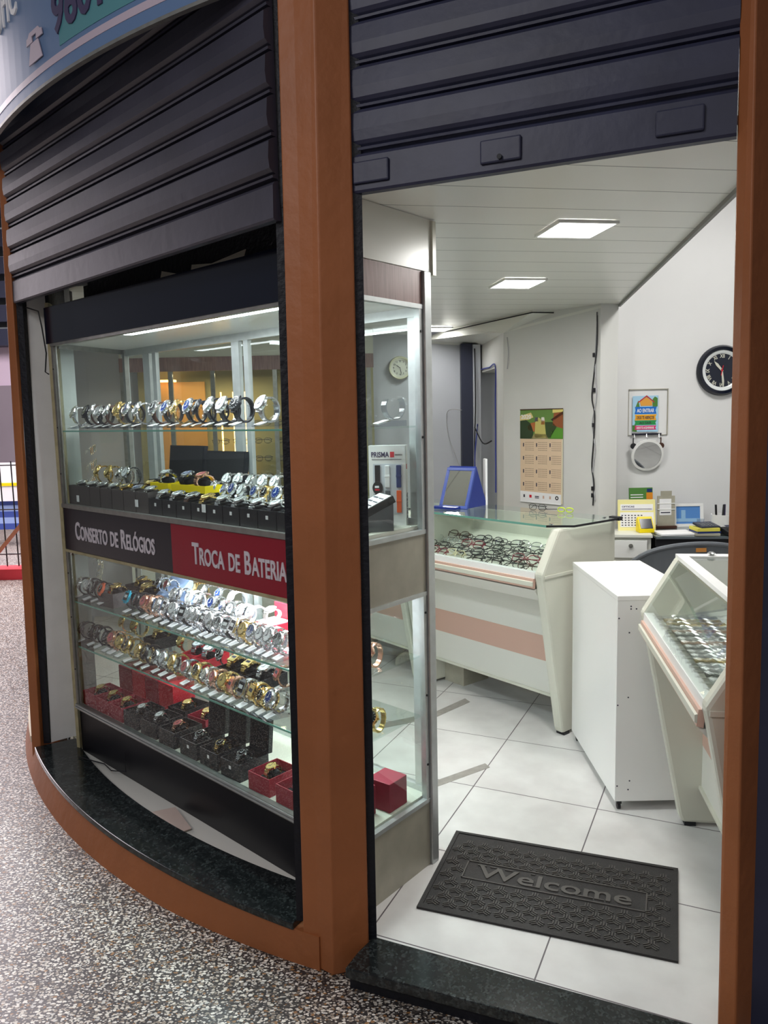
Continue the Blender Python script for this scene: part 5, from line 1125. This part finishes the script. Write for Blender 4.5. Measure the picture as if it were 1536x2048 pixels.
# ================================================================ BACK LEFT OF THE SHOP
ws = E('wall_showcase', (-1.80, 5.45, 0), .02, 'wall showcase with mauve wood band and warm led strips at the back of the shop', 'showcase')
O('wood_band', MB().box(0,1.75,-.01,.01,1.855,1.950), M['wood'], ws); O('top_board', MB().box(0,1.75,0,.45,1.95,1.965), M['cream'], ws)
O('soffit', MB().box(0,1.75,.0,.02,1.965,2.12), M['cream'], ws)
O('back_board', MB().box(0,1.75,.42,.45,.1,1.95), pm('olive_board', lin(150,145,105), .6), ws)
O('base', MB().box(0,1.75,.0,.44,0,.75), M['cream'], ws)
mb = MB()
for x in (0,.33,.62,1.05,1.28,1.42,1.70): mb.box(x,x+.03,-.005,.02,.75,1.855)
O('posts', mb, M['alud'], ws)
O('warm_panel', MB().box(.12,.50,.38,.40,.85,1.80), pm('warm_wood_panel', lin(205,150,80), .5), ws)
for x in (.615,.705,.79): O('led_strip', MB().box(x,x+.010,.36,.372,.95,1.72), M['warm'], ws)
O('led_strip', MB().box(.14,.30,.3,.36,1.80,1.815), M['warm'], ws)
O('yellow_panel', MB().box(1.20,1.27,.30,.32,1.1,1.78).box(1.46,1.55,.30,.32,.9,1.78), pm('lime_panel', lin(190,195,60), .5), ws)
for z in (.95,1.08,1.21,1.34,1.47): O('shelf', MB().box(.55,1.7,.22,.40,z-.004,z), M['glass'], ws)
for j, z in enumerate((.95,1.08,1.21,1.34,1.47)):
    for i in range(7):
        x = .62+.155*i; p = Vector((-1.80,5.45,0))+Vector((x*math.cos(.02)-.28*math.sin(.02), x*math.sin(.02)+.28*math.cos(.02), z+.0003))
        place(('gl','black'), None, p, .02, f'black eyeglasses, {ORD[i]} from left, {ORD[j]} shelf from bottom of the wall showcase', 'eyeglasses', 'eyeglasses in the wall showcase')
for v_ in ws.children: pass
wl = area('showcase_light', (-1.2, 5.6, 1.84), (0, 0, -1), .9, .1, 4, (1, .8, .5))
# eyeglasses rack on the left wall
lw0 = Vector((-1.62,3.62)); lwd = (Vector((-3.0,6.0))-lw0).normalized(); lwn = Vector((lwd.y, -lwd.x))
if lwn.x < 0: lwn = -lwn
rk = E('eyewear_rack', (-1.53,3.66,0), math.radians(90+18), 'pale slatted eyewear rack behind the left end of the display case', 'rack')
O('board', MB().box(0,1.0,0,.02,.35,1.86), pm('blue_grey_board', lin(140,152,160), .3), rk)
mb = MB()
for z in range(9): mb.box(0,1.0,-.003,0,.45+.15*z,.454+.15*z)
O('slat_grooves', mb, M['alud'], rk)
rkm = Matrix.Translation((-1.53,3.66,0)) @ RZ_(math.radians(108))
for j in range(6):
    for i in range(3):
        p = rkm @ Vector((.06+.17*i, -.155, .74+.09*j if j < 3 else 1.14+.075*(j-2)))
        place(('gl','silver'), None, p, math.radians(104), f'thin silver eyeglasses, {ORD[j]} row from bottom, {ORD[i]} column of the pale eyewear rack', 'eyeglasses', 'eyeglasses on the eyewear rack')
